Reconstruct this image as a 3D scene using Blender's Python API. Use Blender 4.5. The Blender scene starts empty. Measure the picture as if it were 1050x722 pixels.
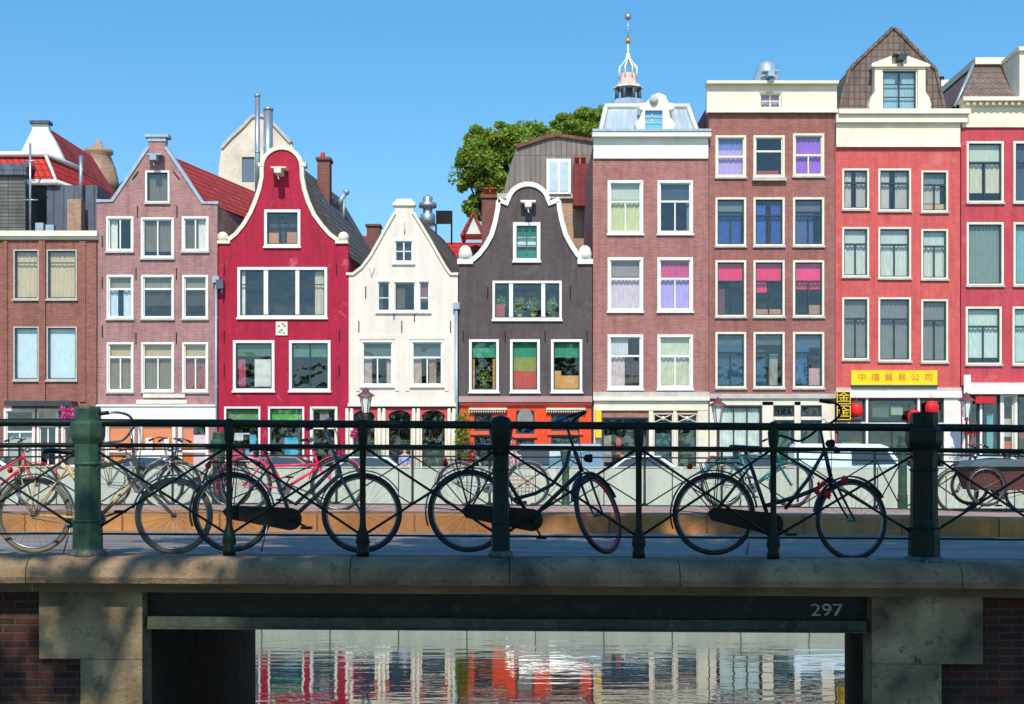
import bpy, math, random
from mathutils import Vector, Matrix, geometry, noise
random.seed(7)
R=math.radians
scn=bpy.context.scene
COL=scn.collection
F=1442.0                      # focal length in photograph pixels
def P(px,py,D): s=F/D; return ((px-525)/s,(474-py)/s)
S60=F/60.0
def fx(px): return (px-525)/S60
def fz(py): return (474-py)/S60

# ---------------------------------------------------------------- materials
def lin(c):
    c=c/255.0
    return c/12.92 if c<=.04045 else ((c+.055)/1.055)**2.4
def rgb(r,g,b,k=1.0): return (lin(r)*k,lin(g)*k,lin(b)*k,1)
MC={}
def base_mat(name):
    m=bpy.data.materials.new(name); m.use_nodes=True
    nt=m.node_tree; b=nt.nodes['Principled BSDF']
    return m,nt,b
def N(nt,t,**k):
    n=nt.nodes.new(t)
    for a,v in k.items(): setattr(n,a,v)
    return n
def mixc(nt,fac,a,b,mode='MIX'):
    n=N(nt,'ShaderNodeMix',data_type='RGBA',blend_type=mode)
    if isinstance(fac,(int,float)): n.inputs[0].default_value=fac
    else: nt.links.new(fac,n.inputs[0])
    for i,v in ((6,a),(7,b)):
        if isinstance(v,tuple): n.inputs[i].default_value=v
        else: nt.links.new(v,n.inputs[i])
    return n.outputs[2]
def ramp(nt,src,p0,p1):
    n=N(nt,'ShaderNodeMapRange'); n.inputs[1].default_value=p0; n.inputs[2].default_value=p1
    nt.links.new(src,n.inputs[0]); return n.outputs[0]
def noisen(nt,vec,scale,detail=4,rough=.6):
    n=N(nt,'ShaderNodeTexNoise'); n.inputs['Scale'].default_value=scale; n.inputs['Detail'].default_value=detail; n.inputs['Roughness'].default_value=rough
    nt.links.new(vec,n.inputs['Vector']); return n.outputs['Fac']
def plain(name,col,rough=.6,var=.15,scale=3.0,bump=.0,metal=0,spec=.5,stretch=None,dirt_shade=None):
    if name in MC: return MC[name]
    m,nt,b=base_mat(name)
    tc=N(nt,'ShaderNodeTexCoord'); v=tc.outputs['Object']
    if stretch:
        mp=N(nt,'ShaderNodeMapping'); mp.inputs['Scale'].default_value=stretch; nt.links.new(v,mp.inputs[0]); v=mp.outputs[0]
    f=noisen(nt,v,scale)
    dk=(col[0]*(1-var*1.6),col[1]*(1-var*1.6),col[2]*(1-var*1.5),1); lt=tuple(min(.95,c*(1+var)) for c in col[:3])+(1,)
    c=mixc(nt,ramp(nt,f,.3,.7),dk,lt)
    if dirt_shade:
        f2=noisen(nt,v,scale*4,6,.7)
        c=mixc(nt,ramp(nt,f2,.52,.72),c,dirt_shade)
    nt.links.new(c,b.inputs['Base Color'])
    b.inputs['Roughness'].default_value=rough; b.inputs['Metallic'].default_value=metal
    b.inputs['Specular IOR Level'].default_value=spec
    if bump:
        bp=N(nt,'ShaderNodeBump'); bp.inputs['Strength'].default_value=bump; bp.inputs['Distance'].default_value=.02
        f3=noisen(nt,v,scale*9,5,.7)
        nt.links.new(f3,bp.inputs['Height']); nt.links.new(bp.outputs[0],b.inputs['Normal'])
    MC[name]=m; return m
def bricky(name,c1,c2,mortar,bw=.22,bh=.07,ms=.008,axis='XZ',rough=.85,off=.5,bump=.4,blot=None,blotp=(.55,.75),var=.25,spec=.3):
    """brick / tile / block pattern laid out in the object's own metres"""
    if name in MC: return MC[name]
    m,nt,b=base_mat(name)
    tc=N(nt,'ShaderNodeTexCoord'); v=tc.outputs['Object']
    sp=N(nt,'ShaderNodeSeparateXYZ'); cb=N(nt,'ShaderNodeCombineXYZ'); nt.links.new(v,sp.inputs[0])
    if axis=='XZ+':     # walls seen from front and side
        ad=N(nt,'ShaderNodeMath',operation='ADD'); nt.links.new(sp.outputs[0],ad.inputs[0]); nt.links.new(sp.outputs[1],ad.inputs[1])
        nt.links.new(ad.outputs[0],cb.inputs[0]); nt.links.new(sp.outputs[2],cb.inputs[1])
    else:
        idx={'X':0,'Y':1,'Z':2}
        nt.links.new(sp.outputs[idx[axis[0]]],cb.inputs[0]); nt.links.new(sp.outputs[idx[axis[1]]],cb.inputs[1])
    br=N(nt,'ShaderNodeTexBrick'); nt.links.new(cb.outputs[0],br.inputs['Vector'])
    br.offset=off
    br.inputs['Scale'].default_value=1; br.inputs['Brick Width'].default_value=bw; br.inputs['Row Height'].default_value=bh
    br.inputs['Mortar Size'].default_value=ms; br.inputs['Mortar Smooth'].default_value=.3
    br.inputs['Color1'].default_value=c1; br.inputs['Color2'].default_value=c2; br.inputs['Mortar'].default_value=mortar
    f=noisen(nt,v,1.1,5,.65)
    c=mixc(nt,ramp(nt,f,.3,.72),br.outputs['Color'],(1-var,1-var,1-var,1),'MULTIPLY')
    mp2=N(nt,'ShaderNodeMapping'); mp2.inputs['Scale'].default_value=(2.2,2.2,.22); nt.links.new(v,mp2.inputs[0])
    f5=noisen(nt,mp2.outputs[0],1.6,5,.7)
    c=mixc(nt,ramp(nt,f5,.46,.74),c,(.66,.64,.62,1),'MULTIPLY')
    f6=noisen(nt,v,5.5,8,.8); c=mixc(nt,ramp(nt,f6,.5,.8),c,(.8,.79,.78,1),'MULTIPLY')
    if blot:
        f2=noisen(nt,v,.9,7,.72)
        c=mixc(nt,ramp(nt,f2,*blotp),c,blot)
    nt.links.new(c,b.inputs['Base Color']); b.inputs['Roughness'].default_value=rough; b.inputs['Specular IOR Level'].default_value=spec
    bp=N(nt,'ShaderNodeBump'); bp.inputs['Strength'].default_value=bump; bp.inputs['Distance'].default_value=.012; bp.invert=True
    nt.links.new(br.outputs['Fac'],bp.inputs['Height']); nt.links.new(bp.outputs[0],b.inputs['Normal'])
    MC[name]=m; return m
def glass(name,tint=(.95,.97,.96,1),refl=1.0):
    if name in MC: return MC[name]
    m,nt,b=base_mat(name); nt.nodes.remove(b)
    out=[n for n in nt.nodes if n.type=='OUTPUT_MATERIAL'][0]
    tr=N(nt,'ShaderNodeBsdfTransparent'); tr.inputs[0].default_value=tint
    gl=N(nt,'ShaderNodeBsdfGlossy'); gl.inputs['Roughness'].default_value=.02
    tc=N(nt,'ShaderNodeTexCoord'); f=noisen(nt,tc.outputs['Object'],1.6,1)
    bp=N(nt,'ShaderNodeBump'); bp.inputs['Strength'].default_value=.35; bp.inputs['Distance'].default_value=.05
    nt.links.new(f,bp.inputs['Height']); nt.links.new(bp.outputs[0],gl.inputs['Normal'])
    fr=N(nt,'ShaderNodeLayerWeight'); fr.inputs['Blend'].default_value=.5     # facing: the same from either side of the pane
    pw=N(nt,'ShaderNodeMath',operation='POWER'); nt.links.new(fr.outputs['Facing'],pw.inputs[0]); pw.inputs[1].default_value=5
    ma=N(nt,'ShaderNodeMath',operation='MULTIPLY_ADD'); nt.links.new(pw.outputs[0],ma.inputs[0]); ma.inputs[1].default_value=.9; ma.inputs[2].default_value=.11
    mx=N(nt,'ShaderNodeMixShader'); nt.links.new(ma.outputs[0],mx.inputs[0]); nt.links.new(tr.outputs[0],mx.inputs[1]); nt.links.new(gl.outputs[0],mx.inputs[2])
    nt.links.new(mx.outputs[0],out.inputs[0]); MC[name]=m; return m

# ---------------------------------------------------------------- mesh builder
WL={}                                     # world location of every root
class MB:
    def __init__(s): s.v=[]; s.f=[]; s.sm=[]
    def add(s,vs,fs,smooth=False):
        o=len(s.v); s.v+= [tuple(a) for a in vs]
        for q in fs: s.f.append(tuple(i+o for i in q)); s.sm.append(smooth)
        return s
    def box(s,x0,x1,y0,y1,z0,z1):
        v=[(x0,y0,z0),(x1,y0,z0),(x1,y1,z0),(x0,y1,z0),(x0,y0,z1),(x1,y0,z1),(x1,y1,z1),(x0,y1,z1)]
        return s.add(v,[(0,3,2,1),(4,5,6,7),(0,1,5,4),(1,2,6,5),(2,3,7,6),(3,0,4,7)])
    def pbox(s,px0,px1,py0,py1,y0,y1):      # front rectangle given on the facade plane
        return s.box(fx(px0),fx(px1),y0,y1,fz(py1),fz(py0))
    def prism(s,pts,y0,y1,holes=()):       # pts: (x,z) outline, extruded along y
        loops=[[Vector((a,b,0)) for a,b in pts]]+[[Vector((a,b,0)) for a,b in h] for h in holes]
        tris=geometry.tessellate_polygon(loops)
        flat=[p for l in loops for p in l]; n=len(flat)
        vs=[(p.x,y0,p.y) for p in flat]+[(p.x,y1,p.y) for p in flat]
        fs=[]
        for t in tris:
            a,b,c=[flat[i] for i in t]
            cr=(b-a).cross(c-a).z
            t=t if cr>0 else (t[0],t[2],t[1])
            fs.append(tuple(t)); fs.append((t[2]+n,t[1]+n,t[0]+n))
        o=0
        for l in loops:
            k=len(l)
            for i in range(k):
                j=(i+1)%k; fs.append((o+i,o+i+n,o+j+n,o+j))
            o+=k
        return s.add(vs,fs)
    def strip(s,pts,w,y0,y1):              # ribbon of width w along an (x,z) polyline
        L=[];Rr=[]
        n=len(pts)
        for i in range(n):
            a=Vector(pts[max(0,i-1)]);b=Vector(pts[min(n-1,i+1)]); d=(b-a).normalized(); nn=Vector((-d.y,d.x))
            p=Vector(pts[i]); L.append(p+nn*w/2); Rr.append(p-nn*w/2)
        vs=[];
        for a,b in zip(L,Rr): vs+=[(a.x,y0,a.y),(b.x,y0,b.y),(b.x,y1,b.y),(a.x,y1,a.y)]
        fs=[]
        for i in range(n-1):
            o=4*i
            for k in range(4):
                j=(k+1)%4; fs.append((o+k,o+j,o+4+j,o+4+k))
        fs.append((0,3,2,1)); fs.append((4*n-4,4*n-3,4*n-2,4*n-1))
        return s.add(vs,fs)
    def tube(s,pts,r,n=8,close=False,cap=True):
        pts=[Vector(p) for p in pts]; k=len(pts)
        rs=r if isinstance(r,(list,tuple)) else [r]*k
        vs=[];prev=None
        for i,p in enumerate(pts):
            if close: t=pts[(i+1)%k]-pts[i-1]
            else: t=pts[min(k-1,i+1)]-pts[max(0,i-1)]
            if t.length<1e-9: t=Vector((0,0,1))
            t.normalize()
            if prev is None:
                u=t.cross(Vector((0,1,0)))
                if u.length<.2: u=t.cross(Vector((0,0,1)))
                u.normalize()
            else:
                u=prev-t*prev.dot(t); u.normalize()
            prev=u; w=t.cross(u)
            for j in range(n):
                a=2*math.pi*j/n; vs.append(p+(u*math.cos(a)+w*math.sin(a))*rs[i])
        fs=[]
        m=k if close else k-1
        for i in range(m):
            for j in range(n):
                a=i*n+j;b=i*n+(j+1)%n;c=((i+1)%k)*n+(j+1)%n;d=((i+1)%k)*n+j
                fs.append((a,b,c,d))
        if not close and cap: fs.append(tuple(range(n-1,-1,-1))); fs.append(tuple((k-1)*n+j for j in range(n)))
        return s.add(vs,fs,True)
    def lathe(s,prof,c=(0,0,0),n=20,axis='Z',smooth=True,rot=0,sx=1,sy=1):
        vs=[]
        for r,z in prof:
            for j in range(n):
                a=2*math.pi*j/n+rot
                if axis=='Z': vs.append((c[0]+r*sx*math.cos(a),c[1]+r*sy*math.sin(a),c[2]+z))
                else: vs.append((c[0]+r*math.cos(a),c[1]+z,c[2]+r*math.sin(a)))
        fs=[]
        for i in range(len(prof)-1):
            for j in range(n):
                fs.append((i*n+j,i*n+(j+1)%n,(i+1)*n+(j+1)%n,(i+1)*n+j))
        s.add(vs,fs,smooth)
        o=len(s.v)-len(vs)
        s.f.append(tuple(o+j for j in range(n-1,-1,-1))); s.sm.append(False)
        s.f.append(tuple(o+(len(prof)-1)*n+j for j in range(n))); s.sm.append(False)
        return s
    def sphere(s,c,r,n=10,sz=1):
        prof=[(max(.0005,r*math.sin(math.pi*i/n)),-r*sz*math.cos(math.pi*i/n)) for i in range(n+1)]
        return s.lathe(prof,c,n*2-4)
    def leafs(s,n,centers,size,rnd,flat=.0):
        for i in range(n):
            c,r=centers[rnd.randrange(len(centers))]
            while True:
                d=Vector((rnd.uniform(-1,1),rnd.uniform(-1,1),rnd.uniform(-1,1)))
                if d.length<=1: break
            d=d*(.55+.45*d.length)
            p=Vector(c)+Vector((d.x*r[0],d.y*r[1],d.z*r[2]))
            a=Vector((rnd.gauss(0,1),rnd.gauss(0,1),rnd.gauss(0,1)*.7)).normalized()
            b=a.cross(Vector((rnd.gauss(0,1),rnd.gauss(0,1),rnd.gauss(0,1)))).normalized()
            L=size*rnd.uniform(.6,1.3); W=L*.6
            s.add([p-a*L*.5,p+b*W*.5,p+a*L*.5,p-b*W*.5],[(0,1,2,3)])
        return s
    def xf(s,M):
        s.v=[tuple(M@Vector(p)) for p in s.v]; return s
    def build(s,name,mat,parent=None,kind=None,label=None,warp=False):
        off=Vector((0,0,0)); r=parent
        while r is not None:
            if r.name in WL: off=WL[r.name]; break
            r=r.parent
        me=bpy.data.meshes.new(name)
        vv=s.v
        if warp: vv=[(x,y,z+zb(x)) for x,y,z in vv]
        me.from_pydata([tuple(Vector(p)-off) for p in vv],[],s.f); me.update()
        me.polygons.foreach_set('use_smooth',s.sm)
        me.materials.append(mat)
        o=bpy.data.objects.new(name,me); COL.objects.link(o)
        if parent: o.parent=parent
        if kind: o['kind']=kind
        if label: o['label']=label
        return o
def zb(x):
    z=-.006*x
    if abs(x)>4: z-=.012*(abs(x)-4)
    return z
def thing(name,label,cat,loc=(0,0,0),group=None):
    o=bpy.data.objects.new(name,None); COL.objects.link(o); o.location=loc; o.empty_display_size=.3
    WL[o.name]=Vector(loc); o['label']=label; o['category']=cat
    if group: o['group']=group
    return o
def tag(o,label,cat,group=None,kind=None):
    o['label']=label; o['category']=cat
    if group: o['group']=group
    if kind: o['kind']=kind
    return o
def origin_to(o,loc):                      # move a one-mesh thing's origin to its base
    L=Vector(loc); o.data.transform(Matrix.Translation(-L)); o.location=L; return o
def text_mesh(name,s,x,y,z,h,mat,parent,sx=1):
    cu=bpy.data.curves.new(name,'FONT'); cu.body=s; cu.size=h; cu.extrude=.004; cu.align_x='CENTER'; cu.align_y='CENTER'
    t=bpy.data.objects.new(name+'_tmp',cu); COL.objects.link(t)
    bpy.context.view_layer.update()
    dg=bpy.context.evaluated_depsgraph_get()
    me=bpy.data.meshes.new_from_object(t.evaluated_get(dg)); bpy.data.objects.remove(t,do_unlink=True)
    me.transform(Matrix.Rotation(R(90),4,'X')@Matrix.Diagonal((sx,1,1,1)))
    off=WL.get(parent.name,Vector()) if parent else Vector()
    if parent and parent.name not in WL and parent.parent: off=WL[parent.parent.name]
    me.transform(Matrix.Translation(Vector((x,y,z))-off))
    me.materials.clear(); me.materials.append(mat)
    o=bpy.data.objects.new(name,me); COL.objects.link(o); o.parent=parent
    return o

# ---------------------------------------------------------------- palette
M={}
M['white']=plain('white_paint',rgb(234,231,220),.5,.06,2)
M['cream']=plain('cream_paint',rgb(232,222,198),.55,.08,1.5)
M['creamwall']=plain('cream_plaster',rgb(233,219,204),.75,.1,1.1,bump=.2,stretch=(1.8,1.8,.35),dirt_shade=rgb(212,198,172))
M['dsash']=plain('dark_sash_paint',rgb(45,62,70),.4,.1,3)
M['gsash']=plain('green_sash_paint',rgb(20,120,90),.4,.1,3)
M['dark']=plain('room_gloom',(.012,.012,.013,1),.9,.3,.8)  # near-black puts the gloom of unlit rooms into the colour
M['stone']=plain('grey_sill_stone',rgb(190,185,175),.8,.12,3,bump=.2)
M['zinc']=plain('zinc_sheet',rgb(165,180,190),.45,.15,1.2,metal=.3,stretch=(6,1,.6))
M['lead']=bricky('lead_grey_cladding',rgb(104,114,128),rgb(92,102,116),rgb(62,68,78),.45,3.5,.02,'XZ+',.6,0,bump=.6,var=.3)
M['steel']=plain('galvanised_steel',rgb(175,185,192),.35,.1,4,metal=.7)
M['black']=plain('black_gloss_paint',(.006,.007,.008,1),.45,.3,12,spec=.25)
M['glass']=glass('window_glass'); M['gdark']=glass('shop_glass',(.8,.84,.84,1))
M['iron']=plain('dark_green_cast_iron',(.006,.016,.010,1),.42,.35,10,bump=.12,spec=.2,dirt_shade=(.010,.018,.014,1))
M['iron_lit']=plain('sunlit_green_cast_iron',(.035,.085,.052,1),.5,.3,6,bump=.2,spec=.3,dirt_shade=(.05,.09,.06,1))  # paler copy of the cast iron, sunlight put into its colour
M['rooftile_brown']=bricky('brown_roof_tiles',rgb(140,122,112),rgb(122,105,98),rgb(104,88,82),.24,.3,.03,'XZ+',.8,0,bump=.5,var=.3)
M['rooftile_red']=bricky('red_roof_tiles',rgb(225,66,50),rgb(205,52,44),rgb(150,36,30),.28,.33,.035,'XZ+',.7,0,bump=.9,var=.25)
M['rooftile_red_side']=bricky('red_roof_tiles_side',rgb(225,80,62),rgb(198,62,52),rgb(130,40,34),.28,.3,.04,'YZ',.7,0,bump=.9,var=.25)
M['rooftile_dark_side']=bricky('dark_roof_tiles_side',rgb(140,130,124),rgb(112,106,102),rgb(66,62,60),.28,.3,.04,'YZ',.7,0,bump=.9,var=.35)
M['tan_brick']=bricky('tan_brick',rgb(200,160,130),rgb(180,135,110),rgb(190,170,150),.22,.07,.01,'XZ+')
M['chim']=bricky('chimney_brick',rgb(150,85,75),rgb(125,70,65),rgb(130,110,100),.22,.07,.01,'XZ+')
M['pot']=plain('red_clay_pot',rgb(190,60,50),.7,.15,4)
BR={
'A':bricky('brown_red_brick',rgb(168,104,88),rgb(142,84,74),rgb(156,128,112),axis='XZ+',var=.17),
'B':bricky('mauve_pink_brick',rgb(186,136,134),rgb(168,116,116),rgb(188,160,154),axis='XZ+'),
'C':bricky('crimson_painted_brick',rgb(192,24,64),rgb(182,20,58),rgb(176,20,54),axis='XZ+',rough=.6,blot=rgb(214,120,130),blotp=(.58,.75),var=.25,bump=.25),
'E':bricky('charcoal_painted_brick',rgb(104,92,92),rgb(96,84,85),rgb(92,80,80),axis='XZ+',var=.22,bump=.3,blot=rgb(122,108,102),blotp=(.55,.8)),
'F':bricky('dusky_red_brick',rgb(182,122,114),rgb(162,103,98),rgb(182,142,132),axis='XZ+',var=.17),
'G':bricky('umber_red_brick',rgb(172,110,101),rgb(152,92,86),rgb(166,124,116),axis='XZ+',var=.17,blot=rgb(180,140,130),blotp=(.66,.9)),
'H':bricky('coral_painted_brick',rgb(222,102,98),rgb(214,92,90),rgb(206,90,88),axis='XZ+',rough=.7,var=.2,bump=.25,blot=rgb(214,128,120),blotp=(.55,.8)),
'I':bricky('rose_red_painted_brick',rgb(206,80,90),rgb(198,72,82),rgb(192,72,82),axis='XZ+',rough=.7,var=.2,bump=.25,blot=rgb(205,118,118),blotp=(.55,.8)),
}
def cloth(r,g,b):
    n='cloth_%d_%d_%d'%(r,g,b)
    return plain(n,rgb(r,g,b),.9,.12,5,stretch=(4,1,.4))
ST=-1.17                                   # street level
YF=60.0

# ---------------------------------------------------------------- windows
def window(root,x0,x1,y0,y1,rail=None,mull=(),top_mull=(),fr='white',sash='white',cur=(),cas=3.0,sill=True,glas='glass',yf=YF,rows=(),sash2=None,sy=0):
    """opening x0..x1,y0..y1 in photo px on the facade; cur=(fx0,fx1,fy0,fy1,(r,g,b),wave)"""
    c=cas*.82/S60; X0,X1,Z0,Z1=fx(x0),fx(x1),fz(y1),fz(y0)
    m=MB(); a,b=yf-.035,yf+.11
    m.box(X0,X0+c,a,b,Z0,Z1); m.box(X1-c,X1,a,b,Z0,Z1); m.box(X0+c,X1-c,a,b,Z1-c,Z1); m.box(X0+c,X1-c,a,b,Z0,Z0+c*.9)
    w=m.build('window',M[fr],root)
    xi0,xi1,zi0,zi1=X0+c,X1-c,Z0+c*.9,Z1-c
    sm=MB(); t=.045; ya,yb=yf+.04,yf+.1
    # sash border
    sm.box(xi0+.002,xi0+t,ya,yb,zi0+.002,zi1-.002); sm.box(xi1-t,xi1-.002,ya,yb,zi0+.002,zi1-.002); sm.box(xi0+t,xi1-t,ya,yb,zi1-t,zi1-.002); sm.box(xi0+t,xi1-t,ya,yb,zi0+.002,zi0+t)
    zr=zi1
    if rail:
        zr=zi1-(zi1-zi0)*rail; sm.box(xi0+t,xi1-t,ya-.03,yb-.003,zr-.04,zr+.04)
    for f in mull:
        xm=xi0+(xi1-xi0)*f; sm.box(xm-.028,xm+.028,ya-.004,yb-.004,zi0+t,(zr-.04) if rail else zi1-t)
    for f in top_mull:
        xm=xi0+(xi1-xi0)*f; sm.box(xm-.022,xm+.022,ya+.004,yb-.006,zr+.04,zi1-t)
    for f in rows:
        zm=zi1-(zi1-zi0)*f; sm.box(xi0+t,xi1-t,ya+.006,yb-.008,zm-.02,zm+.02)
    sm.build('sash',M[sash],w)
    g=MB(); g.add([(xi0,yf+.078,zi0),(xi1,yf+.078,zi0),(xi1,yf+.078,zi1),(xi0,yf+.078,zi1)],[(0,1,2,3)]); g.build('pane',M[glas],w)
    for q in cur:
        f0,f1,g0,g1,cc=q[:5]; wave=q[5] if len(q)>5 else 1
        cx0=xi0+(xi1-xi0)*f0; cx1=xi0+(xi1-xi0)*f1; cz1=zi1-(zi1-zi0)*g0; cz0=zi1-(zi1-zi0)*g1
        cm=MB(); k=max(4,int((cx1-cx0)/.035)) if wave else 2; vs=[];fs=[]
        ph=random.uniform(0,6)
        for i in range(k+1):
            xx=cx0+(cx1-cx0)*i/k; yy=yf+.2+(.028*math.sin(xx*38+ph+1.1*math.sin(xx*9)) if wave else 0)
            vs+=[(xx,yy,cz0),(xx,yy,cz1)]
        for i in range(k): fs.append((2*i,2*i+2,2*i+3,2*i+1))
        cm.add(vs,fs,bool(wave)); cm.build('curtain' if wave else 'blind',cloth(*cc),w)
    if sill:
        sl=MB(); sl.box(X0-.04,X1+.04,yf-.1,yf-.037,Z0-.065,Z0+.01); sl.box(X0,X1,yf-.037,yf+.0,Z0-.065,Z0-.003)
        sl.build('sill',M['stone'] if fr!='white' or sy else M['white'],w)
    return w
def holes_of(ws): return [[(fx(a),fz(d)),(fx(b),fz(d)),(fx(b),fz(c)),(fx(a),fz(c))] for a,b,c,d in ws]
def facade(root,outline,mat,ops,depth=.3,name='facade'):
    m=MB(); m.prism([(fx(a),fz(b)) for a,b in outline],YF,YF+depth,holes_of(ops)); return m.build(name,mat,root)
def body(root,x0,x1,ytop,mat,depth=9,skew=0):
    """side walls, back, top, plus a near-black backing for room gloom behind the panes"""
    X0,X1,Z1=fx(x0)+.003,fx(x1)-.003,fz(ytop); Y0,Y1=YF+.302,YF+depth; k=skew*depth
    m=MB(); vs=[(X0,Y0,ST),(X1,Y0,ST),(X1+k,Y1,ST),(X0+k,Y1,ST),(X0,Y0,Z1),(X1,Y0,Z1),(X1+k,Y1,Z1),(X0+k,Y1,Z1)]
    m.add(vs,[(4,5,6,7),(1,2,6,5),(2,3,7,6),(3,0,4,7)]); m.build('wall',mat,root)
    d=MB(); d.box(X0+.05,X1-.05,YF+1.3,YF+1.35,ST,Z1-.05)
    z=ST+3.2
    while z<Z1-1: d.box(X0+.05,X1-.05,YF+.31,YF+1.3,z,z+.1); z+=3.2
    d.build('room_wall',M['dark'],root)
def roof(root,ridge,eL,eR,y1,mat,skew=0,y0=YF+.31,name='roof'):
    rx,rz=fx(ridge[0]),fz(ridge[1]); lx,lz=fx(eL[0]),fz(eL[1]); qx,qz=fx(eR[0]),fz(eR[1]); k=skew*(y1-y0)
    m=MB(); vs=[(lx,y0,lz),(rx,y0,rz),(qx,y0,qz),(lx+k,y1,lz),(rx+k,y1,rz),(qx+k,y1,qz)]
    m.add(vs,[(0,1,4,3),(1,2,5,4),(0,2,1),(3,4,5),(0,3,5,2)]); return m.build(name,mat,root)
def house(name,label,xc): return thing(name,label,'house',(fx(xc),YF,ST))
def smallbox(root,nm,mat,*boxes,kind=None):
    for b in boxes:
        m=MB(); m.pbox(*b); o=m.build(nm,mat,root)
    return o
def anchors(root,pts):
    for a,b in pts:
        m=MB(); m.box(fx(a)-.02,fx(a)+.02,YF-.03,YF-.001,fz(b)-.25,fz(b)+.25); m.build('wall_anchor',M['black'],root)
def pipe(root,px,y0,y1,mat='steel',r=.055,hopper=True):
    m=MB(); m.tube([(fx(px),YF-.09,fz(y1)),(fx(px),YF-.09,fz(y0))],r,8)
    for q in range(3): zz=fz(y0+(y1-y0)*(q+.5)/3); m.box(fx(px)-.08,fx(px)+.08,YF-.1,YF-.001,zz-.02,zz+.02)
    if hopper: m.box(fx(px)-.14,fx(px)+.14,YF-.22,YF-.002,fz(y0)-.02,fz(y0)+.26)
    return m.build('drainpipe',M[mat],root)
def hoist(root,px,py,mat='white',L=.8):
    m=MB(); m.box(fx(px)-.14,fx(px)+.14,YF-L,YF-.001,fz(py)-.1,fz(py)+.14); m.box(fx(px)-.32,fx(px)+.32,YF-L*.75,YF-.001,fz(py)+.143,fz(py)+.2)
    m.tube([(fx(px),YF-L*.8,fz(py)-.1),(fx(px),YF-L*.8,fz(py)-.28),(fx(px)+.05,YF-L*.8,fz(py)-.34)],.025,6)
    return m.build('hoist_beam',M[mat],root)
beige=(205,185,145); pale=(205,225,230); wht=(228,226,215); 

# ================= house A (brown brick, left edge)
h=house('brick_house','brown brick house at left edge with pairs of blue framed windows under a white cornice',20)
xs=[(-62,-38),(-30,-6),(14,40),(48,79)]
A=[(a,b,c,d) for (c,d) in ((256,307),(335,390)) for a,b in xs]
gops=[(-80,-10,417,480),(4,36,419,500),(38,60,419,480),(63,92,419,480)]
facade(h,[(-110,503),(-110,243),(100,243),(100,503)],BR['A'],A+gops)
body(h,-110,98,243,BR['A'],9)
for i,(a,b,c,d) in enumerate(A):
    window(h,a,b,c,d,fr='stone',sash='dsash',cas=1.6,cur=((0,1,0,1,beige if i<4 else pale,1 if i<4 else 0),),rows=(.25,) if i<4 else ())
for i,g in enumerate(gops):
    window(h,*g,rail=.28,mull=(.5,) if i!=3 else (),fr='white',sash='white',cur=(((0,1,0,.25,(190,180,160),0),) if i==2 else ((.05,.95,.3,1,(200,205,200),1),) if i==1 else ()),glas='gdark',sill=False)
smallbox(h,'cornice',M['cream'],(-112,101,237.5,243,YF-.25,YF+.35),(-112,101,243,246,YF-.12,YF-.002))
smallbox(h,'pilaster',BR['A'],(40.5,47,247,412,YF-.1,YF-.002),(82,88,247,412,YF-.07,YF-.002),(4,8,247,412,YF-.07,YF-.002))
smallbox(h,'canopy',M['dsash'],(12,80,412,417,YF-.9,YF-.002))
smallbox(h,'orange_wainscot',plain('orange_brick',rgb(215,125,85),.8,.15,6),(38.3,92,481,501,YF-.03,YF-.003))
# attic storey set back on A
g=MB(); g.box(*[P(p,0,62.5)[0] for p in (48,100)],62.5,67,P(0,242,62.5)[1],P(0,190,62.5)[1]); g.build('attic_wall',M['lead'],h)
g=MB(); x0,x1=P(-60,0,62)[0],P(26,0,62)[0]; g.box(x0,x1,62,66,P(0,242,62)[1],P(0,180,62)[1]); g.build('dormer_wall',bricky('weathered_panel',rgb(128,130,122),rgb(108,110,104),rgb(70,72,70),.8,.16,.02,'XZ+',.7,0,bump=.6,var=.4),h)
g=MB(); g.box(x0-.1,x1+.1,61.8,66.2,P(0,180,62)[1],P(0,172,62)[1]); g.box(x0-.05,x1+.2,61.9,66.1,P(0,171.8,62)[1],P(0,168,62)[1]); g.build('dormer_roof',M['lead'],h)
g=MB(); g.add([(P(-60,0,62.4)[0],62.4,P(0,185,62.4)[1]),(P(58,0,62.4)[0],62.4,P(0,185,62.4)[1]),(P(47,0,63.2)[0],63.2,P(0,160,63.2)[1]),(P(-60,0,63.2)[0],63.2,P(0,160,63.2)[1]),(P(104,0,67)[0],67,P(0,200,67)[1]),(P(84,0,66.4)[0],66.4,P(0,176,66.4)[1])],[(0,1,2,3),(1,4,5,2)]); g.build('mansard_roof',M['rooftile_red'],h)
g=MB(); g.tube([(P(-60,0,62.3)[0],62.3,P(0,187,62.3)[1]),(P(58,0,62.3)[0],62.3,P(0,187,62.3)[1]),(P(106,0,66.9)[0],66.9,P(0,204,66.9)[1])],.13,4)
g.tube([(P(-60,0,63)[0],63,P(0,158,63)[1]),(P(47,0,63)[0],63,P(0,158,63)[1]),(P(84,0,66.3)[0],66.3,P(0,174,66.3)[1])],.13,4)
g.tube([(P(47,0,63)[0],63,P(0,160,63)[1]),(P(58,0,62.3)[0],62.3,P(0,187,62.3)[1])],.08,4)
g.build('roof_edge',M['white'],h)
g=MB(); X,Z=P(83,160,62.2); g.tube([(X,62.2,P(0,206,62.2)[1]),(X,62.2,Z)],.09,10); X2=P(76,0,62.2)[0]; g.build('flue_pipe',M['steel'],h)
g=MB(); g.box(P(72,0,62)[0],P(86,0,62)[0],61.6,62.2,P(0,241,62)[1],P(0,206,62)[1]); g.build('chimney',M['tan_brick'],h)
g=MB(); X=P(31,0,61.2)[0]; g.tube([(X,61.2,P(0,240,61.2)[1]),(X,61.2,P(0,147,61.2)[1])],.05,8)
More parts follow.
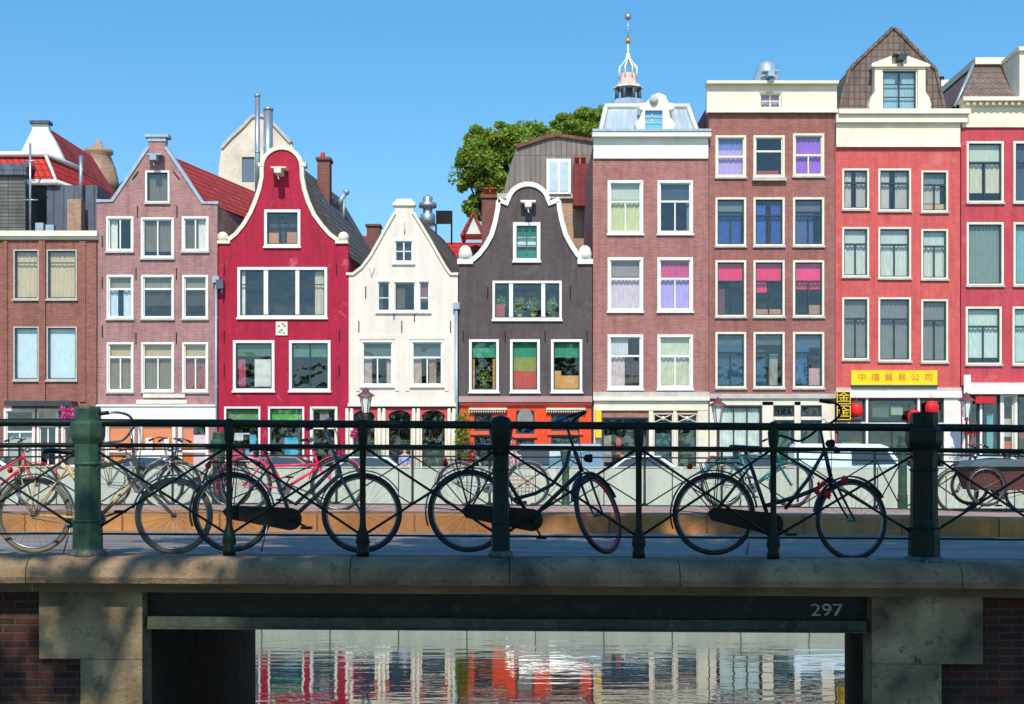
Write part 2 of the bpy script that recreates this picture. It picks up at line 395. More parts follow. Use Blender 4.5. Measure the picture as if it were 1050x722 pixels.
for q,w_ in ((165,.3),(185,.22),(205,.35)): g.tube([(X-w_,61.2,P(0,q,61.2)[1]),(X+w_,61.2,P(0,q,61.2)[1])],.03,6)
g.box(X+.25,X+.6,61.1,61.4,P(0,237,61)[1],P(0,228,61)[1]); g.box(X+.7,X+1.05,61.1,61.4,P(0,238,61)[1],P(0,230,61)[1]); g.build('aerial_mast',M['steel'],h)

# ================= house behind A : neck gable with red roof
D=72
hb=thing('gabled_house','white neck gable with steep red tiled roof rising behind the brown brick house','house',(P(40,0,D)[0],D,ST))
def pts(L,D): return [P(a,b,D) for a,b in L]
g=MB(); g.prism(pts([(0,240),(15,175),(22,155),(31,137),(33,133),(33,127),(49,127),(50,134),(57,146),(66,165),(80,200),(92,240)],D)+[],D,D+.4); g.build('gable',M['white'],hb)
g=MB(); g.prism(pts([(31,127),(31,124),(51,124),(51,127)],D),D-.15,D+.5); g.build('gable_cap',M['lead'],hb)
g=MB(); a=P(49,131,D+.4); b=P(94,160,D+9.5); c=P(122,205,D+9.5); d=P(82,215,D+.4); e=P(5,215,D+.4)
g.add([(a[0],D+.4,a[1]),(b[0],D+9.5,b[1]),(c[0],D+9.5,c[1]),(d[0],D+.4,d[1]),(e[0],D+.4,e[1])],[(0,3,2,1),(0,1,4),(1,2,4)]); g.build('roof',M['rooftile_red_side'],hb)
g=MB(); g.box(P(5,0,D)[0],P(82,0,D)[0],D+.45,D+9,ST,P(0,215,D)[1]); g.build('wall',M['tan_brick'],hb)
D=84
hb=tag(MB().lathe([(.9,0),(.9,15.5),(1.0,17.4),(1.2,17.5),(1.2,17.9),(1.0,18.8),(.7,19.5),(.85,19.6),(.85,19.8),(.3,19.95),(.2,20.3),(.05,20.45)],(P(101,0,D)[0],D,ST),18).build('round_turret',M['tan_brick']),'round tan brick turret with cream finial peeping over the red tiled roof','tower')
origin_to(hb,(P(101,0,D)[0],D,ST))

# ================= house B (mauve brick spout gable)
h=house('brick_house','mauve brick house with pointed gable, small hoist and orange shopfront',160)
B=[(149,174,175,208),(109,137,222,258),(144.5,178.5,223,265),(186.5,214,222,258)]+[(a,b,c,d) for c,d in ((282,327),(351,402)) for a,b in ((109.5,137),(145,178.5),(187,213.5))]
gB=[(108,138,430,502),(142,180,430,502),(183,214,430,502)]
facade(h,[(99,503),(99,207),(115,207),(152,153),(152,145),(170,145),(170,153),(208,209),(223,209),(223,503)],BR['B'],B+gB)
body(h,99,223,212,BR['B'],9,.2)
roof(h,(161,153),(100,211),(222,211),70,M['rooftile_red_side'],.27)
cm=MB()
cm.strip([(fx(a),fz(b)) for a,b in ((99,206),(115,206),(152,151))],.13,YF-.06,YF+.42); cm.strip([(fx(a),fz(b)) for a,b in ((170,151),(208,208),(224,208))],.13,YF-.06,YF+.42)
cm.pbox(149,173,138,141,YF-.12,YF+.5); cm.pbox(152,170,141.1,145,YF-.05,YF+.4); cm.build('coping',M['zinc'],h)
hoist(h,161,165,'steel',.7)
for i,(a,b,c,d) in enumerate(B):
    kw=dict(sy=1)
    if i==0: kw.update(cur=((0,1,0,1,(120,110,95),1),),sash='dsash',cas=2.4)
    elif i<4: kw.update(mull=(.5,),cur=((0,.35,0,1,wht),) if i==1 else (((0,1,0,.85,(120,112,95),1),) if i==2 else ((.6,1,0,1,wht),(0,.6,0,1,(100,92,78),0))),cas=2.6)
    elif i<7: kw.update(rail=.3,cur=((0,1,0,.3,(140,130,110),0),)+(((0,.35,.3,1,(205,220,235)),(.6,1,.3,1,(205,220,235))) if i==4 else ((0,1,.3,.7,(70,62,55),1),)),cas=2.4)
    else: kw.update(rail=.28,mull=(.5,),cur=((0,1,0,.3,(190,165,120),0),(0,1,.3,1,(130,118,98) if i!=9 else (150,80,80))),cas=2.4)
    window(h,a,b,c,d,**kw)
orange=plain('orange_shop_panel',rgb(240,118,40),.5,.08,2)
for i,(a,b,c,d) in enumerate(gB):
    window(h,a,b,c,d,rail=.45,fr='white',sash='white',cas=3,sill=False,cur=((0,1,0,.98,(246,122,40),0),) if i<2 else ((0,.45,0,1,(246,122,40),0),(.45,1,.2,1,(235,205,215),0)),glas='glass')
smallbox(h,'shop_fascia',M['white'],(100,222,417,430,YF-.18,YF-.003),(100,222,415,417,YF-.24,YF-.003))
smallbox(h,'stucco_patch',M['creamwall'],(147,190,404,408,YF-.08,YF-.003),(140,192,410,414,YF-.06,YF-.003))
smallbox(h,'shop_panel',M['white'],(141,182,463,500,YF-.12,YF-.037),(150,157,449,463,YF-.12,YF-.037),(167,174,449,463,YF-.12,YF-.037))
anchors(h,[(139.5,281),(181,281),(139.5,347),(181,347),(105,290),(105,340),(141,217),(181.5,217),(105,248)])
pm=MB(); 
for p,q in (((119,194),(126,186)),((198,194),(191,186)),((136,184),(142,176)),((184,184),(178,176))): pm.tube([(fx(p[0]),YF-.02,fz(p[1])),(fx(q[0]),YF-.02,fz(q[1]))],.025,5)
pm.build('slant_anchor',M['black'],h)

# ================= house C (crimson bell gable)
h=house('painted_house','crimson painted house with white edged bell gable and wide triple window',289)
arc=[(289-20.5*math.cos(t*math.pi/14),172-20.5*math.sin(t*math.pi/14)) for t in range(15)]
L=[(224,250),(234,246),(242,240),(250,230),(257,218),(262,206),(266,194),(268.5,182)]
Rr=[(309.8,182),(312,194),(316,207),(322,220),(330,231),(338,240),(347,247),(357,250)]
C=[(271,308,215,253),(243.5,335.5,274,326),(239,281.5,349,401),(296.5,339,349,401)]
gC=[(230,267,417,480),(275,312,417,480),(318,346,417,501)]
facade(h,[(224,503)]+L+arc+Rr+[(357,503)],BR['C'],C+gC)
body(h,224,357,262,BR['C'],10)
roof(h,(299,163),(228,258),(357,262),69,M['rooftile_dark_side'],.115)
cm=MB(); cm.strip([(fx(a),fz(b)) for a,b in L[1:]+arc+Rr[:-1]],.17,YF-.07,YF+.4)
for x in (228,352): cm.sphere((fx(x),YF+.1,fz(243)),.24,8); cm.pbox(x-5 if x<300 else x-8,x+8 if x<300 else x+5,247,250,YF-.1,YF+.4)
for x in (268,311): cm.pbox(x-3,x+3,167,171,YF-.09,YF+.4)
cm.build('gable_coping',M['cream'],h)
hoist(h,288,179,'cream',.9)
window(h,*C[0],rail=.3,top_mull=(.33,.66),mull=(.4,.6),cas=3.4,sash='dsash',cur=((0,.4,.62,1,(200,140,90),0),(.6,1,.6,1,(190,130,90),0)))
window(h,*C[1],rows=(.32,),cas=3.4,sash='dsash',cur=((0,.05,0,1,wht,0),(.88,1,0,1,(200,190,160),1)))
smallbox(h,'mullion',M['white'],(270.5,275,277.5,322.5,YF-.03,YF+.035),(303,307,277.5,322.5,YF-.03,YF+.035))
window(h,*C[2],rail=.0,cas=3.4,sash='dsash',cur=((0,1,0,.28,(75,110,90),0),(.5,.95,.35,.95,(215,215,205),0),(.05,.25,.35,.95,(175,70,90),1)))
window(h,*C[3],cas=3.4,sash='dsash',mull=(.5,),cur=((0,1,0,.3,(85,125,100),0),))
window(h,*gC[0],cas=2.4,sash='dsash',sill=False,glas='gdark',cur=((0,1,0,.3,(130,170,110),0),(0,.55,.55,.9,(225,60,110),0),(.5,.9,.45,.8,(90,190,225),0),(.15,.7,.42,.7,(230,235,240),0)))
window(h,*gC[1],cas=2.4,sash='dsash',sill=False,glas='gdark',cur=((0,1,0,.2,(110,200,90),0),(.42,.85,.5,.98,(20,190,225),0)))
window(h,*gC[2],cas=2.4,sash='cream',sill=False,glas='gdark',rail=.25,cur=((.3,.7,.03,.2,(170,160,150),0),))
g=MB(); g.pbox(283,295,330,344,YF-.06,YF-.003); g.build('gable_stone',M['cream'],h)
g=MB(); 
for a_,b_ in ((286,334),(289,338),(292,334),(290,332),(287,340),(291,341)): g.sphere((fx(a_),YF-.06,fz(b_)),.055,6)
g.build('carved_relief',M['stone'],h)
pipe(h,222,290,503,'zinc'); anchors(h,[(230,276),(345,276),(230,345),(348,345),(230,380),(348,380)])
g=MB(); g.box(fx(227)-.15,fx(227)+.15,YF-.4,YF-.003,fz(297),fz(288)); g.tube([(fx(229),YF-.3,fz(297)),(fx(229),YF-.3,fz(303))],.04,6); g.build('wall_lamp',M['lead'],h)
# chimney etc. on C
g=MB(); a=P(326.5,166,64); b=P(339,200,64); g.box(a[0],b[0],63.6,64.4,b[1]-1.2,a[1]); g.box(a[0]-.06,b[0]+.06,63.5,64.5,a[1]+.002,a[1]+.12); g.build('chimney',M['chim'],h)
g=MB(); a=P(331,161,64); g.lathe([(.12,0),(.1,.3)],(a[0],64,P(0,166,64)[1]+.12),10); g.build('chimney_pot',M['pot'],h)
g=MB(); a=P(352,200,66); 
g.tube([(P(345,0,66)[0],66,P(0,213,66)[1]),(P(354,0,66)[0],66,P(0,198,66)[1])],.12,8); g.tube([(P(352,0,66)[0],66,P(0,230,66)[1]),(P(353,0,66)[0],66,P(0,204,66)[1])],.06,8); g.sphere((P(355,0,66)[0],66,P(0,197,66)[1]),.16,8); g.build('vent_pipe',M['zinc'],h)

# ================= cream gable behind C and pipes
D=76
hb=thing('gabled_house','weathered cream gable with one grey window standing behind the crimson house','house',(P(262,0,D)[0],D,ST))
g=MB(); o=[(-.0,0)]
g.prism(pts([(224,270),(224,175),(227,152),(237,141),(250,129),(258,120),(266,118),(275,121),(286,133),(298,146),(306,165),(306,270)],D),D,D+.5,[pts([(248,187),(261,187),(261,161),(248,161)],D)]); g.build('gable',plain('aged_cream_plaster',rgb(225,212,190),.8,.16,.7,bump=.3,dirt_shade=rgb(190,172,150)),hb)
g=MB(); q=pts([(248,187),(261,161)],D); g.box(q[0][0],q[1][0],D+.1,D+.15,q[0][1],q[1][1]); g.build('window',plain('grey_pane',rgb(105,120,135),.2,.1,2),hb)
g=MB(); g.strip(pts([(227,152),(237,141),(250,129),(258,120),(266,118),(275,121),(286,133),(298,146)],D),.16,D-.12,D+.6); g.build('gable_coping',M['stone'],hb)
g=MB(); g.box(P(224,0,D)[0],P(306,0,D)[0],D+.5,D+8,ST,P(0,200,D)[1]); g.build('wall',M['tan_brick'],hb)
def stack(px,y0,y1,D,r,label):
    m=MB(); X=P(px,0,D)[0]; m.tube([(X,D,P(0,y1,D)[1]),(X,D,P(0,y0,D)[1])],r,14)
    m.tube([(X,D,P(0,y0,D)[1]-.02),(X,D,P(0,y0,D)[1]+.1)],r*1.15,14)
    zc=P(0,(y0+y1)/2,D)[1]; m.tube([(X,D,zc),(X,D,zc+.08)],r*1.1,14)
    o=m.build('flue_pipe',M['steel']); tag(o,label,'chimney pipe'); return origin_to(o,(X,D,P(0,y1,D)[1]))
stack(264,99,215,72,.13,'thin tall grey flue pipe left of the thick shiny one above the crimson house')
stack(275,113,215,72,.24,'thick shiny steel flue pipe rising behind the top of the crimson gable')

# ================= house D (cream)
h=house('painted_house','cream white plastered house with pointed gable and red arched shop windows',412)
Dw=[(403,425,245,270),(386,401,287.5,320),(403,427,288,320),(428.5,441.5,287.5,320),(370,404,349,396),(421,455,349,396)]
gD=[(361,386,419,500),(397,423,419,475),(431,458,436,500),(431,458,419,434)]
Dl=[(355,281),(362,281),(371,274),(380,262),(389,246),(398,230),(405,218)]; Dr=[(424,218),(432,231),(441,246),(450,262),(457,274),(462,281),(470,281)]
facade(h,[(357.5,503),(357.5,281)]+Dl[1:]+[(405,209),(424,209)]+Dr[:-1]+[(469.5,281),(469.5,503)],M['creamwall'],Dw+gD)
body(h,357.5,469.5,284,M['creamwall'],10)
roof(h,(417,211),(360,284),(470,281),69,M['rooftile_dark_side'],.13)
cm=MB(); cm.strip([(fx(a),fz(b)) for a,b in Dl],.11,YF-.09,YF+.38); cm.strip([(fx(a),fz(b)) for a,b in Dr],.11,YF-.09,YF+.38); cm.pbox(403,426,208,211,YF-.1,YF+.4)
cm.prism([(fx(404),fz(208)),(fx(425),fz(208)),(fx(422),fz(204)),(fx(407),fz(204))],YF-.05,YF+.35)
cm.build('gable_coping',M['cream'],h)
window(h,*Dw[0],rows=(.5,),mull=(.5,),cas=2.6,cur=((0,1,.0,1,(45,42,42),0),))
window(h,*Dw[1],rows=(.55,),cas=1.7,cur=((0,.4,0,1,(80,72,66)),))
window(h,*Dw[2],cas=1.7,sash='cream',cur=((.1,.5,.2,.9,(92,78,66)),))
window(h,*Dw[3],rows=(.55,),cas=1.7,cur=((.1,1,.0,.7,(140,95,95)),))
for q in (4,5): window(h,*Dw[q],rail=.36,mull=(.5,),top_mull=(),cas=2.4,cur=((0,1,0,.33,(80,98,92),0),(0,.3,.36,1,(190,168,160)),(.55,.8,.36,1,(170,140,130)) if q==5 else (.8,1,.36,1,(190,170,160))))
smallbox(h,'window_surround',M['creamwall'],*[(a-5,a-1,b_-5,c_+5,YF-.04,YF-.003) for a,b_,c_ in ((370,349,396),(421,349,396))],*[(a+1,a+5,b_-5,c_+5,YF-.04,YF-.003) for a,b_,c_ in ((404,349,396),(455,349,396))],*[(a-1,b_+1,344,348,YF-.04,YF-.003) for a,b_ in ((370,404),(421,455))])
redp=plain('red_trim_paint',rgb(205,62,68),.5,.1,4)
for i,gq in enumerate(gD):
    w=window(h,*gq,cas=2.2,fr='cream',sash='black',sill=False,glas='gdark',rows=(.3,) if i<2 else (),cur=((0,1,.0,.12,(60,65,60),0),) if i<2 else (((0,1,.3,1,(70,85,78),0),) if i==2 else ()))
m=MB()
for a,b in ((361,386),(397,423),(431,458)):
    X0,X1=fx(a-2),fx(b+2); zt=fz(417.5); w_=X1-X0
    out=[(X0,fz(434)),(X0,zt),(X1,zt),(X1,fz(434)),(X1-.12,fz(434))]
    for t in range(9):
        u=math.pi*t/8; out.append(((X0+X1)/2+(w_/2-.14)*math.cos(u),fz(428)+.3*math.sin(u)))
    out.append((X0+.12,fz(434))); m.prism(out,YF-.1,YF-.038)
m.build('arched_trim',redp,h)
m=MB()
for a in (358.5,391.5,426.8,463):
    m.tube([(fx(a)-.1,YF-.12,ST),(fx(a)-.1,YF-.12,fz(419))],.07,8); m.tube([(fx(a)+.1,YF-.12,ST),(fx(a)+.1,YF-.12,fz(419))],.07,8)
m.build('shop_column',M['cream'],h)
smallbox(h,'shop_cornice',M['cream'],(357,468,414,417,YF-.22,YF-.003)); smallbox(h,'awning_rail',M['black'],(358,467,417.1,418.3,YF-.2,YF-.102))
anchors(h,[(375,300),(412,335),(462,335),(368,335),(404,322),(425,324)])
g=MB(); g.tube([(fx(415),YF-.02,fz(240)),(fx(415),YF-.02,fz(228))],.03,5); g.tube([(fx(379),YF-.03,fz(274)),(fx(381),YF-.03,fz(284)),(fx(384),YF-.03,fz(274))],.03,5); g.build('iron_anchor',M['stone'],h)
hb=MB(); X,Z=P(438.5,202,66); hb.lathe([(.35,0),(.35,.5),(.22,.6),(.22,.8),(.42,.85),(.42,1.05),(.2,1.15),(.25,1.3),(.05,1.45)],(X,66,Z-1.35),14)
tag(origin_to(hb.build('roof_vent',M['steel']),(X,66,Z-1.35)),'round galvanised roof vent behind the cream gable','vent')
X,Z=P(447,216,67); X2,Z2=P(463,229,67); g=MB(); g.box(X,X2,67,67.25,Z2,Z); g.tube([(X2,67.1,Z2-1),(X2,67.1,Z)],.04,6); g.tube([(X,67.1,Z2-1),(X,67.1,Z2)],.04,6)
tag(origin_to(g.build('roof_panel',M['black']),(X,67.1,Z2-1)),'small black roof panel on thin posts beside the round vent','panel')

# low roofs between C, D and E
def lowhouse(label,x0,x1,ye,yr,D,wall,roofm,front=True,hip=0):
    X0,X1=P(x0,0,D)[0],P(x1,0,D)[0]; Ze,Zr=P(0,ye,D)[1],P(0,yr,D)[1]
    r=thing('background_house',label,'house',((X0+X1)/2,D,ST))
    m=MB(); m.box(X0,X1,D,D+8,ST,Ze); m.build('wall',wall,r)
    m=MB(); m.add([(X0-.1,D-.15,Ze-.05),(X1+.1,D-.15,Ze-.05),(X1-hip,D+3.5,Zr),(X0+hip,D+3.5,Zr),(X0-.1,D+8,Ze),(X1+.1,D+8,Ze)],[(0,1,2,3),(3,2,5,4),(0,3,4),(1,5,2),(0,4,5,1)]); m.build('roof',roofm,r)
    return r
rr=lowhouse('low cream walled house with red roof glimpsed between crimson and cream gables',350,402,250,232,82,M['cream'],M['rooftile_red'])
g=MB(); a=P(376,232,80);b=P(389,262,80); g.box(a[0],b[0],80,81,b[1],a[1]); g.box(a[0]-.08,b[0]+.08,79.9,81.1,a[1]+.002,a[1]+.12); g.build('chimney',M['chim'],rr)
rr=lowhouse('red roofed house seen between the cream and charcoal gables',440,512,272,238,74,M['cream'],M['rooftile_red'])
g=MB(); g.prism(pts([(475,238),(485,217),(495,238)],73),73.6,75.5); g.build('dormer_gable',M['white'],rr)
g=MB(); g.strip(pts([(473,240),(485,216),(497,240)],73),.16,73.4,76); g.build('dormer_roof',M['rooftile_red'],rr)
g=MB(); a=P(494,203,70); b=P(509,262,70); g.box(a[0],b[0],70,71,b[1],a[1]); g.box(a[0]-.08,b[0]+.08,69.9,71.1,a[1]+.002,a[1]+.16)
o=tag(origin_to(g.build('chimney_stack',M['chim']),((a[0]+b[0])/2,70.5,b[1])),'brown brick chimney with two red pots left of the charcoal gable','chimney')
for px in (498.5,505.5):
    m=MB(); m.lathe([(.15,0),(.12,.35),(.15,.36),(.15,.42)],(P(px,0,70)[0],70.5,a[1]+.16),10)
    q=m.build('chimney_pot',M['pot']); q.data.transform(Matrix.Translation(-Vector(o.location))); q.parent=o

# ================= house E (charcoal bell gable)
h=house('painted_house','charcoal painted house with white edged bell gable above an orange pub front',539)
arcE=[(541.5-21*math.cos(t*math.pi/14),209-20*math.sin(t*math.pi/14)) for t in range(15)]
EL=[(470.5,270),(484,267),(491,261),(498,252),(504,241),(508,227),(510.5,214),(511,207)]; ER=[(573,207),(573.5,214),(576,227),(580,241),(586,252),(592,261),(598,267),(607,270)]
E=[(526,554,228,268),(505,576,288,328),(481,511.5,348,402),(523,553.5,348,402),(565,597,348,402)]
gE=[(486,505,424,442),(486,505,447,480),(529,548,421,445),(529,548,450,501),(565,594,424,442),(565,594,447,480)]
facade(h,[(470.5,503)]+EL+arcE+ER+[(607,503)],BR['E'],E+gE)
body(h,470.5,607,285,BR['E'],10)
roof(h,(541,212),(476,285),(602,285),71,M['rooftile_dark_side'])
cm=MB(); cm.strip([(fx(a),fz(b)) for a,b in EL[1:]+[(511,205)]+arcE+[(573,205)]+ER[:-1]],.2,YF-.09,YF+.4)
for x in (477,600):
    cm.pbox(x-8,x+8,266,271,YF-.12,YF+.4); cm.lathe([(.26,0),(.3,.25),(.22,.5),(.1,.6)],(fx(x),YF+.12,fz(266)),12)
cm.build('gable_coping',M['white'],h)
hoist(h,541.5,212,'white',.6)
smallbox(h,'hoist_hood',M['white'],(534,549,208,209.5,YF-.5,YF-.003))
window(h,*E[0],rail=.3,mull=(.5,),rows=(.6,),top_mull=(.33,.66),cas=4.2,sash='gsash',cur=((0,1,.3,.62,(225,230,225),0),(0,1,.75,1,(40,130,95),0),(0,1,0,.25,(40,110,80),0)))
window(h,*E[1],cas=3,sash='dsash',rows=(.2,),cur=((0,.15,.6,1,(170,70,60),0),))
smallbox(h,'mullion',M['white'],(522,526,291,325,YF-.03,YF+.035),(555,559,291,325,YF-.03,YF+.035))
for i,q in enumerate((2,3,4)): window(h,*E[q],cas=3.2,sash='dsash',top_mull=(),mull=(),cur=((0,1,0,.32,(60,150,115),0),)+(((0,.12,.35,1,(205,150,80),0),(.85,1,.35,1,(205,150,80),0)),((0,1,.32,.6,(150,160,90),0),(0,1,.6,1,(205,95,85),0)),((0,.3,.6,1,(215,160,90),0),(.3,1,.7,1,(225,165,95),0)))[i])
org=plain('orange_pub_paint',rgb(240,74,18),.45,.1,2)
for gq in gE: window(h,*gq,cas=1.6,fr='dsash',sash='dsash',sill=False,glas='gdark',mull=(.5,),cur=((0,1,.1,.9,(85,92,88),0),))
m=MB(); holes=holes_of([(a,b,c,d) for a,b,c,d in gE]); m.prism([(fx(472),ST),(fx(606),ST),(fx(606),fz(414)),(fx(472),fz(414))],YF-.04,YF-.003,holes); m.build('pub_front',org,h)
smallbox(h,'pub_cornice',plain('dusty_rose_cornice',rgb(178,142,138),.7,.1,2),(470.5,607,406.5,412.5,YF-.2,YF-.003))
smallbox(h,'pub_fascia',plain('dark_red_fascia',rgb(150,45,30),.5,.15,2),(471,606.5,412.7,416,YF-.16,YF-.042))
m=MB()
for a,b in ((481,520),(560,600)):
    m.pbox(a,b,418.5,420.5,YF-.28,YF-.043)
    x=a
    while x<b-1: m.pbox(x,x+1.2,420.6,423,YF-.24,YF-.043); x+=2.4
m.build('dentil_hood',M['cream'],h)
smallbox(h,'pub_sill',plain('red_orange_ledge',rgb(225,95,60),.5,.1,2),(482,508,443,446,YF-.14,YF-.043),(526,551,445.5,449,YF-.14,YF-.043),(561,598,443,446,YF-.14,YF-.043))
m=MB(); m.lathe([(.3,-.04),(.3,.04)],(0,0,0),20,'Y'); m.lathe([(.25,-.06),(.25,-.041)],(0,0,0),20,'Y'); m.xf(Matrix.Translation((fx(538.5),YF-.09,fz(430)))@Matrix.Diagonal((1.15,1,1.5,1))); m.build('oval_plaque',plain('grey_plaque',rgb(140,138,125),.6,.2,3),h)
pipe(h,468,317,503,'zinc',.075)
anchors(h,[(518,345),(559,345),(500,300),(585,300),(475,345),(602,345)])

# background behind E
D=68
hb=thing('mansard_house','tall house with grey brown mansard roof and white dormer behind the charcoal gable','house',(P(565,0,D)[0],D,ST))
g=MB(); f=pts([(515,200),(529,151),(560,141),(572,139),(612,145),(612,200)],D); g.prism(f,D,D+7); g.build('roof',bricky('taupe_roof_slates',rgb(152,140,132),rgb(138,126,120),rgb(110,100,96),.25,2.0,.02,'XZ+',.8,0,bump=.5),hb)
g=MB(); g.strip(f[1:5],.16,D-.15,D+7.1); g.build('roof_edge',M['chim'],hb)
g=MB(); a=P(560,165,D);b=P(585,201,D); g.box(a[0],b[0],D-.5,D-.003,b[1],a[1]); g.build('dormer',M['white'],hb)
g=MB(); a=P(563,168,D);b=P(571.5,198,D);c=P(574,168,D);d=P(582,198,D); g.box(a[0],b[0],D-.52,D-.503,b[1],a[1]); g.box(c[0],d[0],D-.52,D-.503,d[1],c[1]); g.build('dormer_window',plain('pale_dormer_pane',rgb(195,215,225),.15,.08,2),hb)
g=MB(); a=P(574,206,D); b=P(612,0,D); g.box(P(512,0,D)[0],b[0],D-.2,D+7,ST,P(0,204,D)[1]); g.build('wall',M['tan_brick'],hb)
g=MB(); g.box(P(510,0,D)[0],b[0],D-.4,D-.203,P(0,205,D)[1],P(0,200,D)[1]); g.build('cornice',M['stone'],hb)
g=MB(); a=P(588,168,D-1.5);b=P(609,200,D-1.5); g.box(a[0],b[0],D-1.5,D-.6,b[1]-.5,a[1]); g.build('chimney',bricky('wine_brick',rgb(150,60,60),rgb(135,50,52),rgb(130,90,85),axis='XZ+'),hb)
for px in (592,598.5):
    m=MB(); m.lathe([(.13,0),(.1,.35),(.14,.36),(.14,.42)],(P(px,0,D-1.5)[0],D-1,a[1]),10); m.build('chimney_pot',M['pot'],hb)

# ================= house F
h=house('brick_house','dusky red brick house with white cornice, zinc mansard and ornate white dormer',667)
Fw=[(a,b,c,d) for c,d in ((185,240),(264,319.5),(343,399)) for a,b in ((623,659.5),(674,710.5))]
gF=[(617,665,428,480),(670,690,424,434),(670,690,437,500),(694,715,424,434),(694,715,437,500)]
facade(h,[(608,503),(608,163),(726.5,163),(726.5,503)],BR['F'],Fw+gF)
body(h,608,726.5,150,BR['F'],10)
smallbox(h,'cornice',M['white'],(608.5,726,142,163,YF-.1,YF+.3),(607,728,137,142,YF-.4,YF+.3))
smallbox(h,'cornice_gutter',M['zinc'],(607,728,134.5,136.9,YF-.45,YF+.3))
g=MB(); g.add([(fx(614),YF+.35,fz(137)),(fx(719),YF+.35,fz(137)),(fx(711),YF+1.3,fz(101)),(fx(622),YF+1.3,fz(101)),(fx(614),YF+9,fz(137)),(fx(719),YF+9,fz(137)),(fx(711),YF+8,fz(101)),(fx(622),YF+8,fz(101))],[(0,1,2,3),(1,5,6,2),(3,2,6,7),(4,0,3,7),(5,4,7,6)]); g.build('mansard_roof',M['zinc'],h)
g=MB(); g.tube([(fx(615.5),YF+.33,fz(137)),(fx(623.5),YF+1.25,fz(101.5))],.12,4); g.tube([(fx(717.5),YF+.33,fz(137)),(fx(709.5),YF+1.25,fz(101.5))],.12,4); g.tube([(fx(622),YF+1.2,fz(101.5)),(fx(711),YF+1.2,fz(101.5))],.12,4); g.build('roof_edge',M['white'],h)
g=MB(); g.prism([(fx(a),fz(b)) for a,b in ((655,137),(651,128),(656,121),(659,114),(655,112),(655,107),(662,106),(668,99),(675,96),(682,99),(685,106),(691,107),(691,112),(685,114),(687,121),(692,128),(688,137))],YF-.15,YF+1.6,[[(fx(661),fz(135)),(fx(679),fz(135)),(fx(679),fz(114)),(fx(661),fz(114))]]); g.build('dormer',M['white'],h)
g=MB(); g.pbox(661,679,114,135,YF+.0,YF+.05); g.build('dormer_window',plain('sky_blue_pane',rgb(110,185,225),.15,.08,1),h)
g=MB(); g.pbox(661,679,126,127,YF-.03,YF-.003);g.pbox(661,679,120,121,YF-.03,YF-.003); g.pbox(668,669.5,114,126,YF-.03,YF-.003); g.sphere((fx(670),YF-.18,fz(104)),.2,6); g.build('dormer_trim',M['stone'],h)
cF=[((0,1,0,.33,(190,200,180),0),(0,1,.36,1,(205,208,150))),((0,1,0,.35,(62,72,84),0),(.9,1,.3,1,(120,130,130))),((0,1,0,.33,(150,135,130),0),(0,1,.36,1,(215,195,205))),((0,1,0,.35,(205,70,125)),(0,1,.36,1,(185,165,225))),((0,.6,0,.35,(205,205,205),0),(0,.5,.36,1,(215,190,190)),(.5,1,.36,1,(60,35,32),0)),((0,1,0,.36,(200,205,180),0),(0,1,.36,1,(205,205,180)))]
for i,q in enumerate(Fw): window(h,*q,rail=.38,mull=(.5,) if i not in (2,4) else (),cas=3.2,cur=cF[i])
smallbox(h,'shop_cornice',M['cream'],(608,727,407,411,YF-.25,YF-.003),(609,726,411.1,421,YF-.1,YF-.003)); smallbox(h,'stone_band',M['stone'],(608,727,402,406.9,YF-.14,YF-.003))
window(h,*gF[0],cas=1.5,fr='dsash',sash='dsash',sill=False,glas='gdark',cur=((0,1,.0,.1,(60,75,100),0),(.3,.42,.4,.75,(215,60,80),0),(0,.2,.35,.9,(175,165,160),0),(.4,.6,.75,.85,(245,205,40),0),(.5,.95,.3,.9,(60,80,92),0)))
for q in (1,3): window(h,*gF[q],cas=1.1,fr='cream',sash='dsash',sill=False,glas='gdark')
g=MB()
for a,b in ((671,689),(695,714)):
    g.tube([(fx(a),YF+.02,fz(433)),(fx(b),YF+.02,fz(425))],.025,5); g.tube([(fx(a),YF+.02,fz(425)),(fx(b),YF+.02,fz(433))],.025,5); g.sphere((fx((a+b)/2),YF+.02,fz(429)),.1,6)
g.build('fanlight_cross',M['cream'],h)
for q in (2,4): window(h,*gF[q],cas=1.3,fr='cream',sash='dsash',sill=False,glas='gdark',cur=((.1,.9,.1,.6,(62,105,115) if q==2 else (60,85,75),0),(.1,.9,.62,.95,(58,80,76),0)))
smallbox(h,'shop_pilaster',M['cream'],(609,616,421.2,502,YF-.08,YF-.003),(665.3,669.5,421.2,502,YF-.08,YF-.003),(690.3,693.6,421.2,502,YF-.08,YF-.003),(715.3,726,421.2,502,YF-.08,YF-.003))
smallbox(h,'yellow_sign',plain('yellow_sign_paint',rgb(250,205,20),.5,.05,3),(610,616,421,434,YF-.5,YF-.083),(610,616,441,449,YF-.5,YF-.083))

